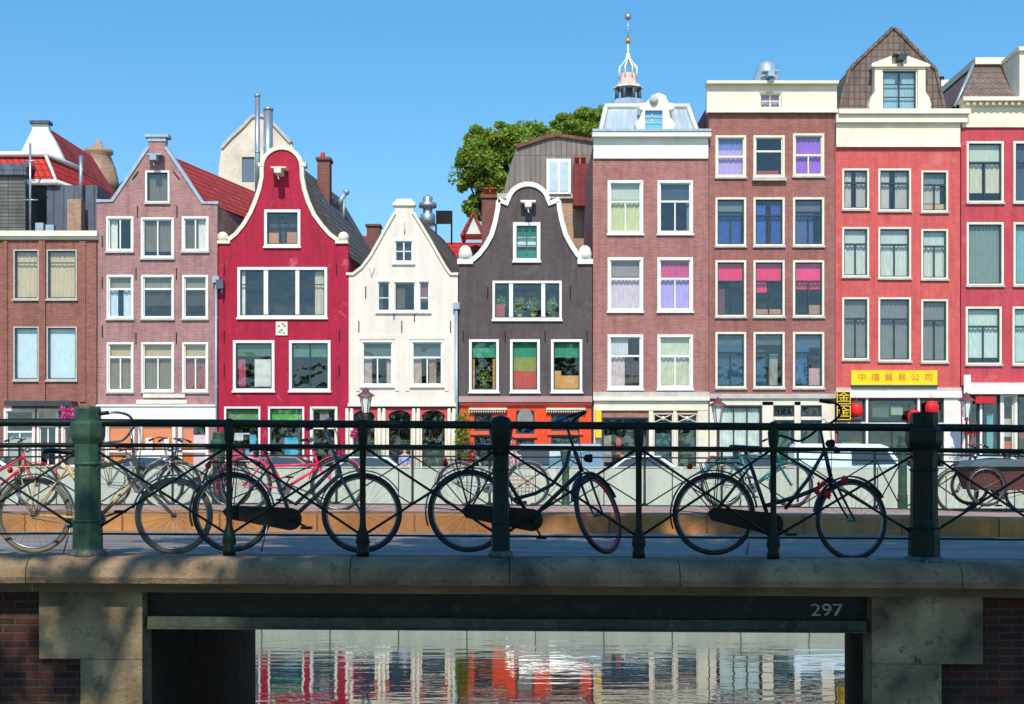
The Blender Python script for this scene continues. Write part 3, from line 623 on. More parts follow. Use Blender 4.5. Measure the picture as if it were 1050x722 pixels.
# church tower
D=120; X=P(644,0,D)[0]
t=thing('church_tower','slender pale church spire with open lantern and gold ball beyond the brick houses','tower',(X,D,ST))
Zp=lambda p: P(0,p,D)[1]-ST
m=MB(); m.lathe([(1.7,0),(1.7,Zp(115))],(X,D,ST),8,smooth=False); m.build('shaft',M['tan_brick'],t)
m=MB(); m.lathe([(2.3,Zp(118)),(1.5,Zp(104.5)),(1.25,Zp(103.5))],(X,D,ST),8,smooth=False); m.build('skirt_roof',M['zinc'],t)
m=MB()
for k in range(8):
    a=R(22.5+45*k); m.tube([(X+1.05*math.cos(a),D+1.05*math.sin(a),Zp(104)+ST),(X+1.0*math.cos(a),D+1.0*math.sin(a),Zp(90)+ST)],.14,6)
m.lathe([(.55,Zp(104)),(.55,Zp(91))],(X,D,ST),8); m.build('lower_lantern',M['lead'],t)
m=MB(); m.lathe([(1.2,Zp(91)),(1.25,Zp(88.5)),(.85,Zp(87)),(.72,Zp(78)),(.62,Zp(76))],(X,D,ST),8,smooth=False); m.build('drum',plain('pinkish_stone',rgb(215,190,180),.7,.1,2),t)
m=MB(); m.lathe([(1.3,Zp(91.2)),(1.3,Zp(89.5))],(X,D,ST),8,smooth=False)
for k in range(8):
    a=R(22.5+45*k); m.tube([(X+r_*math.cos(a),D+r_*math.sin(a),Zp(p_)+ST) for r_,p_ in ((.8,80),(.78,74),(.82,70),(.5,66),(.2,61),(.08,55))],.06,5)
m.lathe([(.16,Zp(62)),(.08,Zp(52)),(.05,Zp(43))],(X,D,ST),8); m.build('crown',M['white'],t)
m=MB(); m.sphere((X,D,Zp(42)+ST),.25,8); m.build('gold_ball',plain('gilding',rgb(240,170,50),.3,.1,2,metal=.6),t)
m=MB(); m.tube([(X,D,Zp(42)+ST),(X,D,Zp(17)+ST)],.05,6); m.tube([(X-.35,D,Zp(31)+ST),(X+.35,D,Zp(31)+ST)],.04,6); m.lathe([(.05,0),(.28,.2),(.28,.45),(.05,.6)],(X,D,Zp(21)+ST),8); m.build('weather_vane',M['steel'],t)

# ================= house G
h=house('brick_house','umber brick house with three windows per floor and magenta blinds on one floor',791)
xs=[(733.5,765),(772.5,804.5),(813,845)]
G=[(a,b,c,d) for c,d in ((139,182),(202.5,252.5),(267,325),(340.5,398)) for a,b in xs]
G[2]=(813,845,137,181)
gG=[(736,781,416,480),(793,814,416,427),(793,814,431,500),(821,842,416,427),(821,842,431,500)]
facade(h,[(727,503),(727,115.5),(856,115.5),(856,503)],BR['G'],G+gG)
body(h,727,856,105,BR['G'],11)
m=MB(); m.prism([(fx(a),fz(b)) for a,b in ((724.5,115.3),(857.5,115.3),(857.5,88),(724.5,88))],YF-.12,YF+.3,[[(fx(778),fz(112)),(fx(801),fz(112)),(fx(801),fz(95.5)),(fx(778),fz(95.5))]]); m.pbox(723.5,858,85,87.9,YF-.4,YF+.35); m.pbox(724,858,113,116.5,YF-.22,YF-.123); m.build('cornice',M['cream'],h)
window(h,778.3,800.7,95.8,111.7,cas=1,fr='cream',sash='cream',mull=(.5,),rows=(.5,),sill=False,yf=YF-.05,cur=((0,1,0,1,(185,165,195)),))
g=MB(); g.lathe([(.6,0),(.57,.4),(.45,.75),(.4,1.0),(.25,1.12),(.05,1.16)],(fx(788.5),YF+.6,fz(87)),14); g.build('bell_dormer',M['zinc'],h)
hoist(h,788,80,'steel',.7)
navy=(45,75,150); vio=(180,140,215); mag=(235,25,95)
cG=[((0,1,0,.3,(120,130,190)),(0,1,.3,1,(190,165,220))),((.1,.9,.85,1,(170,60,50),0),),((0,1,0,1,(160,105,205)),),
 ((0,1,.0,.25,(110,120,120),0),(0,.9,.3,1,navy)),((0,.4,.1,1,(55,90,165)),(.6,1,.1,1,navy)),((0,.7,.3,1,(70,90,140)),(0,1,0,.25,(95,100,105),0)),
 ((0,1,0,.34,mag,0),(0,.3,.5,1,(110,50,55))),((0,1,0,.36,mag,0),(0,.45,.36,.56,mag),(0,1,.88,1,(190,130,90),0)),((0,1,0,.35,(240,50,115),0),(0,1,.35,.5,mag),(.55,.95,.8,1,(170,130,110),0)),
 ((0,1,0,.2,(70,90,100),0),(0,1,.2,1,(30,75,105),0)),((0,.4,.3,1,(30,75,105),0),(.5,.85,.35,1,(150,150,140)),(0,1,0,.2,(70,85,95),0)),((0,1,0,.25,(60,85,110),0),(0,.55,.25,.95,(25,85,130),0),(.55,.95,.65,1,(190,150,150),0))]
for i,q in enumerate(G): window(h,*q,rail=.36 if i not in (0,2) else .5,mull=(.5,) if i>=2 else (),rows=() ,cas=2.6,fr='cream',sash='dsash' if i>2 else 'cream',cur=cG[i],sy=1)
smallbox(h,'window_ledge',M['stone'],(771,806,183,186,YF-.2,YF-.04))
smallbox(h,'shop_front',M['cream'],(727.5,735.6,412,502,YF-.07,YF-.003),(781.4,792.6,412,502,YF-.07,YF-.003),(814.4,820.6,412,502,YF-.07,YF-.003),(842.4,855.5,412,502,YF-.07,YF-.003),(735.6,842.4,409,415.6,YF-.07,YF-.003),(793,814,427.3,430.7,YF-.06,YF-.003),(821,842,427.3,430.7,YF-.06,YF-.003))
smallbox(h,'stone_band',M['stone'],(727,856,404,408.8,YF-.18,YF-.003))
window(h,*gG[0],cas=1.2,fr='dsash',sash='dsash',sill=False,mull=(.36,.68),cur=((0,1,0,.98,(215,228,220),1),),glas='glass')
for q in (1,3): window(h,*gG[q],cas=1,fr='dsash',sash='dsash',sill=False,glas='gdark',mull=(.33,.66))
for q in (2,4): window(h,*gG[q],cas=1.4,fr='dsash',sash='dsash',sill=False,glas='gdark',cur=((0,1,.0,1,(42,92,78),0),))

# ================= house H (coral)
h=house('painted_house','coral red painted house with brown tiled mansard, cream dormer and yellow shop sign',920)
H=[]
for c,d in ((173,215),(233,284),(305,369)):
    o=3 if c<300 else 1
    H+=[(863.5,891,c,d),(900.5,934,c,d+1.5),(944.5,972,c+2,d+2.5)]
gH=[(858,887,409,432),(890,940,409,433),(943,967,409,433),(858,887,438,500),(890,940,439,500),(943,967,439,500)]
facade(h,[(856.5,503),(856.5,150),(984.5,150),(984.5,503)],BR['H'],H+gH)
body(h,856.5,984.5,140,BR['H'],11)
smallbox(h,'cornice',M['cream'],(857,984,127,150,YF-.1,YF+.3),(856,990,119,127,YF-.3,YF+.3),(858,992,114,118.9,YF-.45,YF+.3),(857,984,148.5,151.5,YF-.16,YF-.103))
m=MB(); m.prism([(fx(a),fz(b)) for a,b in ((862,114),(866,97),(874,68),(877,64),(918,25),(924,28),(957,62),(963,68),(969,95),(973,114))],YF+.5,YF+8); m.build('mansard_roof',M['rooftile_brown'],h)
m=MB(); m.strip([(fx(a),fz(b)) for a,b in ((862,114),(866,97),(874,68),(877,64),(918,25),(924,28),(957,62),(963,68),(969,95),(973,114))],.13,YF+.42,YF+.8); m.build('roof_edge',M['rooftile_brown'],h)
m=MB(); m.prism([(fx(a),fz(b)) for a,b in ((893,113.9),(891,108),(893,100),(897,94),(897,68),(894,68),(894,65),(922,54),(952,65),(952,68),(949,68),(949,94),(953,100),(955,108),(953,113.9))],YF+.0,YF+3.2,[[(fx(904.5),fz(113)),(fx(941),fz(113)),(fx(941),fz(71)),(fx(904.5),fz(71))]]); m.pbox(893,953,66.5,69,YF-.12,YF-.003); m.build('dormer',M['cream'],h)
window(h,904.8,940.7,71.3,112.7,cas=1.2,fr='cream',sash='dsash',mull=(.5,),rows=(.34,.67),sill=False,yf=YF+.1,cur=((0,1,0,1,(150,185,195),0),))
hoist(h,922,62,'dsash',.5)
cH=(190,188,175)
for i,q in enumerate(H):
    if i<3: cu=((0,.35,0,1,(195,190,175)),(.55,1,0,1,(180,178,165))) if i!=2 else ((0,1,.0,.3,(120,130,130),0),(0,.8,.3,.8,(190,185,170)),(0,1,.82,1,(205,170,130),0))
    elif i<6: cu=((0,1,0,.3,(195,205,195),0),(0,1,.3,1,(205,210,195)))
    else: cu=((0,1,0,1,(122,122,120)),)
    window(h,*q,rail=.33,mull=(.5,),cas=2.3,fr='cream',sash='dsash',cur=cu,sy=0)
smallbox(h,'shop_fascia',M['white'],(856,985,401,408,YF-.2,YF-.003)); smallbox(h,'stone_band',M['stone'],(857,985,397.5,400.8,YF-.1,YF-.003))
smallbox(h,'shop_pilaster',M['white'],(887.3,889.7,408.3,502,YF-.09,YF-.003),(940.3,942.7,408.3,502,YF-.09,YF-.003),(967.3,984.5,408.3,502,YF-.09,YF-.003),(856.8,887,433,437.5,YF-.08,YF-.003),(890,940,433.5,438.5,YF-.08,YF-.003),(943,967,433.5,438.5,YF-.08,YF-.003))
for i,q in enumerate(gH): window(h,*q,cas=1.1,fr='dsash',sash='dsash',sill=False,glas='gdark',mull=(.5,) if i in (4,) else (),cur=(((.1,.45,.25,.8,(100,105,90),0),(.5,.75,.3,.7,(160,185,150),0)) if i==1 else ((.2,.9,.25,.6,(190,190,185),0),) if i==3 else ()))
red=plain('red_lantern_paper',rgb(235,20,25),.6,.1,4)
for q,(a,b) in enumerate(((876,421),(935,428),(953,419))):
    X,Z=fx(a),fz(b); m=MB(); m.lathe([(.1,-.3),(.2,-.26),(.28,-.1),(.28,.1),(.2,.26),(.1,.3)],(X,YF-.35,Z),14); m.tube([(X,YF-.35,Z+.3),(X,YF-.35,Z+.55),(X,YF-.085,Z+.55)],.012,5)
    tag(origin_to(m.build('paper_lantern',red),(X,YF-.35,Z-.3)),['round red lantern hanging beside the black and yellow shop sign','round red lantern low in front of the wide shop window','round red lantern at the right end of the coral shopfront'][q],'lantern','red lanterns on the coral shopfront')
sg=thing('shop_sign','long yellow sign board with red Chinese characters on the coral house','sign',(fx(916),YF,fz(397)))
m=MB(); m.pbox(872,960,380,395,YF-.16,YF-.004); m.build('board',plain('yellow_board',rgb(252,208,10),.4,.04,2),sg)
m=MB(); m.pbox(872,960,395.1,397.5,YF-.2,YF-.004); m.build('lower_rim',M['dsash'],sg)
sgm=plain('sign_red_ink',rgb(215,95,20),.5,.05,2)
for i,ch in enumerate('中禧貿易公司'): text_mesh('character',ch,fx(883+13.6*i),YF-.166,fz(387.6),.36,sgm,sg,1.1)
for i,(y0,y1) in enumerate(((402,415),(416.5,431))):
    sg=thing('square_sign',['black square sign with yellow character, upper of the two on the shop corner','black square sign with yellow character, lower of the two on the shop corner'][i],'sign',(fx(862),YF-.5,fz(y1)),'black square signs')
    m=MB(); m.pbox(855,869,y0,y1,YF-.55,YF-.42); m.build('board',M['black'],sg)
    m=MB(); 
    for q in ((855,869,y0,y0+.8),(855,869,y1-.8,y1),(855,855.8,y0+.8,y1-.8),(868.2,869,y0+.8,y1-.8)): m.pbox(*q,YF-.57,YF-.553)
    yl=plain('yellow_sign_paint',rgb(250,205,20)); m.build('rim',yl,sg)
    text_mesh('character','金',fx(862),YF-.56,fz((y0+y1)/2),.46,yl,sg,1.15)
    m=MB(); m.box(fx(861.5),fx(862.5),YF-.42,YF-.21,fz((y0+y1)/2)-.03,fz((y0+y1)/2)+.03); m.build('bracket',M['black'],sg)

# ================= house I (rose red)
h=house('painted_house','rose red painted house at right edge with cream cornice and brown tiled roof',1050)
I=[]
for c,d in ((145,208),(228,293),(314.5,374)):
    for a,b in ((991,1029),(1039,1077),(1088,1126)): I.append((a-(1 if c>300 else 0),b-(2 if c>300 else 0),c,d))
gI=[(993,1004,405,500),(1007,1025,405,500),(1028,1040,405,500),(1043,1080,405,480),(1085,1140,405,480)]
facade(h,[(985.5,503),(985.5,131),(1160,131),(1160,503)],BR['I'],I+gI)
body(h,985.5,1160,125,BR['I'],11)
smallbox(h,'cornice',M['cream'],(986,1160,110,131,YF-.1,YF+.3),(984,1160,102,106,YF-.5,YF+.3),(986,1160,106.1,109.9,YF-.25,YF+.3))
m=MB(); x=988
while x<1160: m.pbox(x,x+3,106.2,109.5,YF-.4,YF-.253); x+=6.5
m.build('dentils',M['cream'],h)
m=MB(); m.add([(fx(987),YF+.4,fz(102)),(fx(1160),YF+.4,fz(102)),(fx(1160),YF+2.2,fz(52)),(fx(1018),YF+2.2,fz(52)),(fx(987),YF+9,fz(102)),(fx(1160),YF+9,fz(102)),(fx(1160),YF+8,fz(52)),(fx(1018),YF+8,fz(52))],[(0,1,2,3),(1,5,6,2),(3,2,6,7),(4,0,3,7)]); m.build('mansard_roof',M['rooftile_brown'],h)
m=MB(); m.box(fx(1016),fx(1160),YF+2.0,YF+8.1,fz(52),fz(45)); m.build('roof_edge',M['cream'],h)
m=MB(); m.tube([(fx(986),YF+.9,fz(104)),(fx(1017),YF+2.3,fz(50))],.09,4); m.build('hip_flashing',M['zinc'],h)
m=MB(); m.pbox(1045,1110,53,102,YF-.05,YF+3); m.pbox(1043,1112,49,53,YF-.2,YF+3.1); m.build('dormer',M['cream'],h)
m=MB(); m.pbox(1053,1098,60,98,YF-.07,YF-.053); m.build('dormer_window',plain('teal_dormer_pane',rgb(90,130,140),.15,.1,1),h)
for i,q in enumerate(I):
    r_=i//3; cc=[((0,1,0,.33,(195,205,185),0),(0,.45,.35,.85,(205,200,175)),(.5,1,.35,.85,(205,200,175))),((0,1,0,1,(125,140,130)),),((0,1,0,.3,(195,210,195),0),(0,1,.3,.9,(200,215,205)))][r_]
    if i%3==1: cc=[((0,1,0,1,(60,75,90),0),),((0,1,0,1,(120,175,175)),),((0,1,0,1,(185,210,195)),)][r_]
    window(h,*q,rail=.33 if r_!=1 else None,mull=(.5,) if r_!=1 else (),cas=2.7,fr='cream',sash='dsash',cur=cc)
smallbox(h,'shop_fascia',M['white'],(990,1160,393,404.5,YF-.4,YF-.003),(985,992,385,404,YF-.45,YF-.403),(986,992.7,404.6,502,YF-.1,YF-.003),(1004.3,1006.7,404.6,502,YF-.06,YF-.003),(1025.3,1027.7,404.6,502,YF-.06,YF-.003),(1040.3,1042.7,404.6,502,YF-.06,YF-.003))
for i,q in enumerate(gI): window(h,*q,cas=1.1,fr='dsash' if i!=2 else 'cream',sash='dsash' if i!=2 else 'cream',sill=False,glas='gdark',cur=(((.35,.75,.2,.6,(110,190,195),0),) if i==1 else ((0,1,.25,.45,(215,205,200),0),(0,1,.5,.62,(225,110,60),0)) if i==2 else ((0,1,.45,.6,(170,60,55),0),)))
smallbox(h,'red_sign',plain('red_sign_paint',rgb(195,25,35),.5,.1,3),(998,1018,406,414,YF-.3,YF-.06))
D=67
hb=thing('background_house','small grey dormer house wedged between the coral and rose red roofs','house',(P(980,0,D)[0],D,ST))
m=MB(); m.box(P(966,0,D)[0],P(994,0,D)[0],D,D+3,ST,P(0,90,D)[1]); m.build('wall',M['lead'],hb)
m=MB(); m.box(P(964,0,D)[0],P(996,0,D)[0],D-.2,D+3.1,P(0,90,D)[1]+.002,P(0,83,D)[1]); m.build('cornice',M['cream'],hb)
m=MB(); m.tube([(P(969,0,D)[0],D+.5,P(0,83,D)[1]),(P(969,0,D)[0],D+.5,P(0,76,D)[1])],.12,8); m.build('vent',M['black'],hb)
# ---------------------------------------------------------------- trees
def leafmat(name,a,b,c,trans=.25):
    m,nt,bs=base_mat(name)
    g=N(nt,'ShaderNodeNewGeometry'); 
    tc=N(nt,'ShaderNodeTexCoord'); f=noisen(nt,tc.outputs['Object'],1.2,3)
    cc=mixc(nt,g.outputs['Random Per Island'],a,b); cc=mixc(nt,ramp(nt,f,.4,.65),cc,c)
    nt.links.new(cc,bs.inputs['Base Color']); bs.inputs['Roughness'].default_value=.5
    tl=N(nt,'ShaderNodeBsdfTranslucent'); nt.links.new(cc,tl.inputs[0]); mx=N(nt,'ShaderNodeMixShader'); mx.inputs[0].default_value=trans
    out=[n for n in nt.nodes if n.type=='OUTPUT_MATERIAL'][0]
    nt.links.new(bs.outputs[0],mx.inputs[1]); nt.links.new(tl.outputs[0],mx.inputs[2]); nt.links.new(mx.outputs[0],out.inputs[0]); return m
LM=leafmat('elm_leaves',(.16,.26,.03,1),(.44,.54,.07,1),(.25,.36,.04,1),.42)
bark=plain('bark',(.09,.07,.05,1),.9,.3,6,bump=.6)
def tree(name,label,base,crowns,nleaf,size,seed,tr=.3,bend=None,loc_s=.35,group=None):
    rnd=random.Random(seed)
    t=thing(name,label,'tree',base,group)
    m=MB(); b=Vector(base); fork=b+Vector(((crowns[0][0][0]-b.x)*.2,(crowns[0][0][1]-b.y)*.2,(crowns[0][0][2]-b.z)*.5))
    m.tube([b,b+(fork-b)*.5+Vector((.1,.05,0)),fork],[tr*1.25,tr,tr*.8],10)
    for c,r in crowns:
        c=Vector(c); mid=(fork+c)/2+Vector((rnd.uniform(-.5,.5),rnd.uniform(-.3,.3),-.3))
        m.tube([fork,mid,c],[tr*.5,tr*.3,tr*.1],7)
        for k in range(5):
            d=Vector((rnd.uniform(-1,1)*r[0],rnd.uniform(-1,1)*r[1],rnd.uniform(-.5,1)*r[2]))*.7
            m.tube([mid+(c-mid)*rnd.uniform(.2,1),c+d*.5,c+d],[tr*.16,tr*.1,.02],5)
    m.build('trunk',bark,t)
    cl=[]
    for c,r in crowns:
        for k in range(int(26*r[0]*r[2]/4)+8):
            while True:
                d=Vector((rnd.uniform(-1,1),rnd.uniform(-1,1),rnd.uniform(-1,1)))
                if .35<d.length<1: break
            q=rnd.uniform(.6,1.3)*loc_s
            cl.append((Vector(c)+Vector((d.x*r[0],d.y*r[1],d.z*r[2])),(q*r[0],q*r[1],q*r[2]*.8)))
    m=MB(); m.leafs(nleaf,cl,size,rnd); m.build('crown',LM,t)
    return t
def pc(px,py,D,r): a=P(px,py,D); return ((a[0],D,a[1]),r)
tree('leafy_tree','leafy green tree behind the mansard house and left of the spire',(P(540,0,84)[0],84,ST),
  [pc(508,175,84,(2.3,2.4,2.4)),pc(530,144,84,(1.7,2,1.2)),pc(483,192,84,(.95,1.5,1.3)),pc(540,160,84,(2,2,2)),pc(499,150,84,(1.4,1.8,1.1)),pc(490,165,84,(1.2,1.8,1.2)),pc(500,205,84,(1.3,1.6,1.4)),pc(520,185,84,(1.8,1.6,1.6))],52000,.23,3,loc_s=.33)
tree('leafy_tree','smaller leafy tree crown between mansard roof and white cornice',(P(598,0,88)[0],88,ST),
  [pc(597,131,88,(1.6,1.9,1.2)),pc(578,130,88,(.9,1.4,.6)),pc(612,135,88,(1.3,1.9,1.5)),pc(585,144,88,(1.7,1.6,1.2))],30000,.23,4,loc_s=.33)

# ---------------------------------------------------------------- setting: ground, water, quay
cob=bricky('street_clinkers',rgb(150,120,110),rgb(130,105,98),rgb(90,80,75),.22,.07,.01,'XY',.9)
m=MB(); m.add([(-400,55.4,ST),(400,55.4,ST),(400,900,ST),(-400,900,ST)],[(0,1,2,3)]); m.build('street_ground',cob,kind='structure')
m,nt,b=base_mat('canal_water')
b.inputs['Base Color'].default_value=(.012,.02,.014,1); b.inputs['Roughness'].default_value=.015; b.inputs['IOR'].default_value=1.7; b.inputs['Specular IOR Level'].default_value=.75
tc=N(nt,'ShaderNodeTexCoord'); mp=N(nt,'ShaderNodeMapping'); mp.inputs['Scale'].default_value=(.5,1.5,1); nt.links.new(tc.outputs['Object'],mp.inputs[0])
f1=noisen(nt,mp.outputs[0],1.3,2,.45); f2=noisen(nt,mp.outputs[0],4.5,2,.5)
ad=N(nt,'ShaderNodeMath',operation='MULTIPLY_ADD'); nt.links.new(f2,ad.inputs[0]); ad.inputs[1].default_value=.22; nt.links.new(f1,ad.inputs[2])
bp=N(nt,'ShaderNodeBump'); bp.inputs['Strength'].default_value=.16; bp.inputs['Distance'].default_value=.035; nt.links.new(ad.outputs[0],bp.inputs['Height']); nt.links.new(bp.outputs[0],b.inputs['Normal'])
WZ=-3.83
g=MB(); g.add([(-200,-40,WZ),(200,-40,WZ),(200,55.6,WZ),(-200,55.6,WZ)],[(0,1,2,3)]); g.build('canal_water',m,kind='structure')
qb=bricky('quay_brick',rgb(110,85,75),rgb(90,70,64),rgb(110,100,90),.22,.07,.01,'XZ+')
g=MB(); g.box(-60,60,55.0,55.45,WZ-1.5,ST-.35)
q=g.build('quay_wall',qb); origin_to(q,(0,55.2,WZ-1.5)); tag(q,'dark brick quay wall below the pale panels on the far bank','wall')
pp=plain('pale_panel_paint',rgb(190,192,172),.6,.1,.8,stretch=(2.5,1,.5),dirt_shade=rgb(160,160,138))
par=thing('canal_parapet','long pale grey green panelled parapet along the far quay edge','wall',(0,54.9,-1.8))
s55=F/55
px=409-70*12
while px<1500:
    x0,x1=(px-525)/s55,(px+70-525)/s55
    g=MB(); g.box(x0+.02,x1-.02,54.86,54.98,-1.8,-.24); g.build('panel',pp,par)
    g=MB(); g.box(x0-.013,x0+.013,54.83,54.99,-1.8,-.22); g.build('post',M['dsash'],par)
    px+=70
g=MB(); g.box(-50,50,54.82,55.02,-.218,-.17); g.build('cap_rail',pp,par)

# ---------------------------------------------------------------- street lamps
def lantern(m,g_,X,Y,Z,s=1):
    pass
def street_lamp(label,px,ytop,Y=57.6,mat='iron',wall=False):
    X,Z=P(px,ytop,Y)
    t=thing('street_lamp',label,'street lamp',(X,Y,ST),'old style lamps on the far quay')
    if not wall:
        m=MB(); m.lathe([(.2,0),(.2,.3),(.12,.4),(.09,1.0),(.06,1.1),(.045,Z-ST-1.2),(.1,Z-ST-1.15),(.05,Z-ST-1.05)],(X,Y,ST),12); m.build('post',plain('maroon_iron',rgb(110,60,65),.5,.2,4),t)
    m=MB(); m.lathe([(.13,Z-ST-1.05),(.25,Z-ST-.38)],(X,Y,ST),6,smooth=False); m.build('lamp_glass',plain('lamp_glass_pale',rgb(225,225,215),.2,.05,2),t)
    m=MB(); m.lathe([(.36,Z-ST-.38),(.34,Z-ST-.32),(.14,Z-ST-.18),(.14,Z-ST-.1),(.05,Z-ST-.05),(.02,Z-ST)],(X,Y,ST),6,smooth=False)
    for k in range(6):
        a=2*math.pi*k/6; m.tube([(X+.13*math.cos(a),Y+.13*math.sin(a),Z-1.05),(X+.25*math.cos(a),Y+.25*math.sin(a),Z-.38)],.014,4)
    if wall: m.box(X-.35,X+.05,Y+.0,YF-.46,Z-1.12,Z-1.05); m.box(X-.03,X+.03,Y,YF-.46,Z-1.12,Z-1.05)
    m.build('lamp_hood',plain('maroon_iron',rgb(110,60,65)),t)
street_lamp('old lamp with maroon hood in front of the cream house',375,397)
street_lamp('old lamp on a maroon post between dusky and umber brick houses',736,407)
street_lamp('old lamp in front of the rose red house at far right',991,402,58.6)

# ---------------------------------------------------------------- cars on the quay
glassc=plain('car_glass',(.03,.045,.05,1),.08,.2,1,spec=.9)
def car(label,pxc,colr,kind='car',Y=57.0,flip=1,L=None):
    X=P(pxc,0,Y)[0]; cp=plain('car_paint_%d_%d_%d'%colr,rgb(*colr),.25,.04,1,spec=.7)
    t=thing('parked_car' if kind=='car' else 'parked_van',label,'car' if kind=='car' else 'van',(X,Y,ST),'vehicles parked along the far quay')
    if kind=='car':
        Lh=(L or 4.1)/2; prof=[(-1,.3),(-1,.62),(-.97,.78),(-.62,.93),(-.34,1.36),(.0,1.45),(.42,1.42),(.74,1.0),(.97,.92),(1,.6),(1,.3)]
        gl=[(-.55,.96),(-.31,1.32),(0,1.39),(.4,1.36),(.66,1.0)]
    else:
        Lh=(L or 4.8)/2; prof=[(-1,.3),(-1,.7),(-.96,.95),(-.78,1.1),(-.58,1.78),(-.45,1.9),(.95,1.92),(1,1.75),(1,.3)]
        gl=[(-.7,1.12),(-.53,1.72),(.05,1.74),(.05,1.12)]
    def sx(u): return X+flip*u*Lh
    m=MB(); n=len(prof); vs=[]
    for side in (-1,1):
        for inset,k in ((0,1.),(.14,0)):
            pass
    W=.86
    loops=[]
    for yo in (-W,-W+.03,W-.03,W):
        loop=[]
        for u,z in prof:
            tuck=max(0,(z-.9))*.32
            yy=yo if abs(yo)<W-.01 else yo
            sgn=-1 if yo<0 else 1
            y2=sgn*(abs(yo)-tuck); sh=.0 if abs(yo)<W-.01 else .03
            loop.append((sx(u*(1-sh*.5)),Y+y2,ST+z-(sh if z>.5 else -sh)))
        loops.append(loop)
    for l in loops: vs+=l
    fs=[]
    for a in range(3):
        for i in range(n):
            j=(i+1)%n; fs.append((a*n+i,a*n+j,(a+1)*n+j,(a+1)*n+i))
    fs.append(tuple(range(n-1,-1,-1))); fs.append(tuple(3*n+i for i in range(n)))
    m.add(vs,fs,False); m.build('body',cp,t)
    for sgn in (-1,1):
        m=MB(); v=[]
        for u,z in gl: v.append((sx(u),Y+sgn*(W+.006-max(0,(z-.9))*.32),ST+z-.03))
        m.add(v,[tuple(range(len(v)))] if sgn<0 else [tuple(range(len(v)-1,-1,-1))]); 
        m.build('side_window',glassc,t)
        m=MB(); um=.05; m.box(min(sx(um),sx(um+.03)),max(sx(um),sx(um+.03)),Y+sgn*(W-.17)-.012,Y+sgn*(W-.15)+.012,ST+1.0,ST+1.36); 
    wi=(prof[3],prof[4])
    if kind=='car': pr=[((-.60,.97),(-.37,1.33)),((.46,1.40),(.72,1.04))]
    else: pr=[((-.765,1.15),(-.6,1.72))]
    for (u0,z0),(u1,z1) in pr:
        m=MB(); o=-.02 if u0<0 else .02
        m.add([(sx(u0)+flip*o,Y-W+.14,ST+z0+.02),(sx(u0)+flip*o,Y+W-.14,ST+z0+.02),(sx(u1)+flip*o,Y+W-.24,ST+z1+.02),(sx(u1)+flip*o,Y-W+.24,ST+z1+.02)],[(0,1,2,3)]); m.build('windscreen',glassc,t)
    for u in (-.62,.62):
        for sgn in (-1,1):
            m=MB(); m.lathe([(.12,-.1),(.3,-.1),(.32,-.06),(.32,.06),(.3,.1),(.12,.1)],(sx(u),Y+sgn*(W-.08),ST+.32),18,'Y'); wo=m.build('wheel',M['black'],t)
    for u,c_ in ((-.985,(240,240,230)),(.985,(200,30,30))):
        for sgn in (-1,1):
            m=MB(); m.sphere((sx(u),Y+sgn*.62,ST+.68),.1,6); m.build('headlight' if u<0 else 'tail_light',plain('lamp_%d'%c_[1],rgb(*c_),.2,.05,2),t)
    return t
car('white car at the left edge in front of the brown brick house',-22,(232,238,240))
car('pale silver car in front of the mauve house shopfront',150,(200,205,205),L=3.9)
car('dark maroon car in front of the crimson house shop windows',285,(70,32,38))
car('pale teal car in front of the lamp by the cream house',382,(165,205,200),flip=-1)
car('blue grey van in front of the orange pub',560,(105,135,150),kind='van',L=4.6)
car('white car in front of the dusky red brick shop',655,(235,235,228),L=3.8)
car('white delivery van before the umber brick and coral houses',872,(215,232,242),kind='van',flip=-1)
car('silver car in front of the rose red house',1010,(185,195,200))
car('black car in front of the umber brick doors',762,(40,45,52))

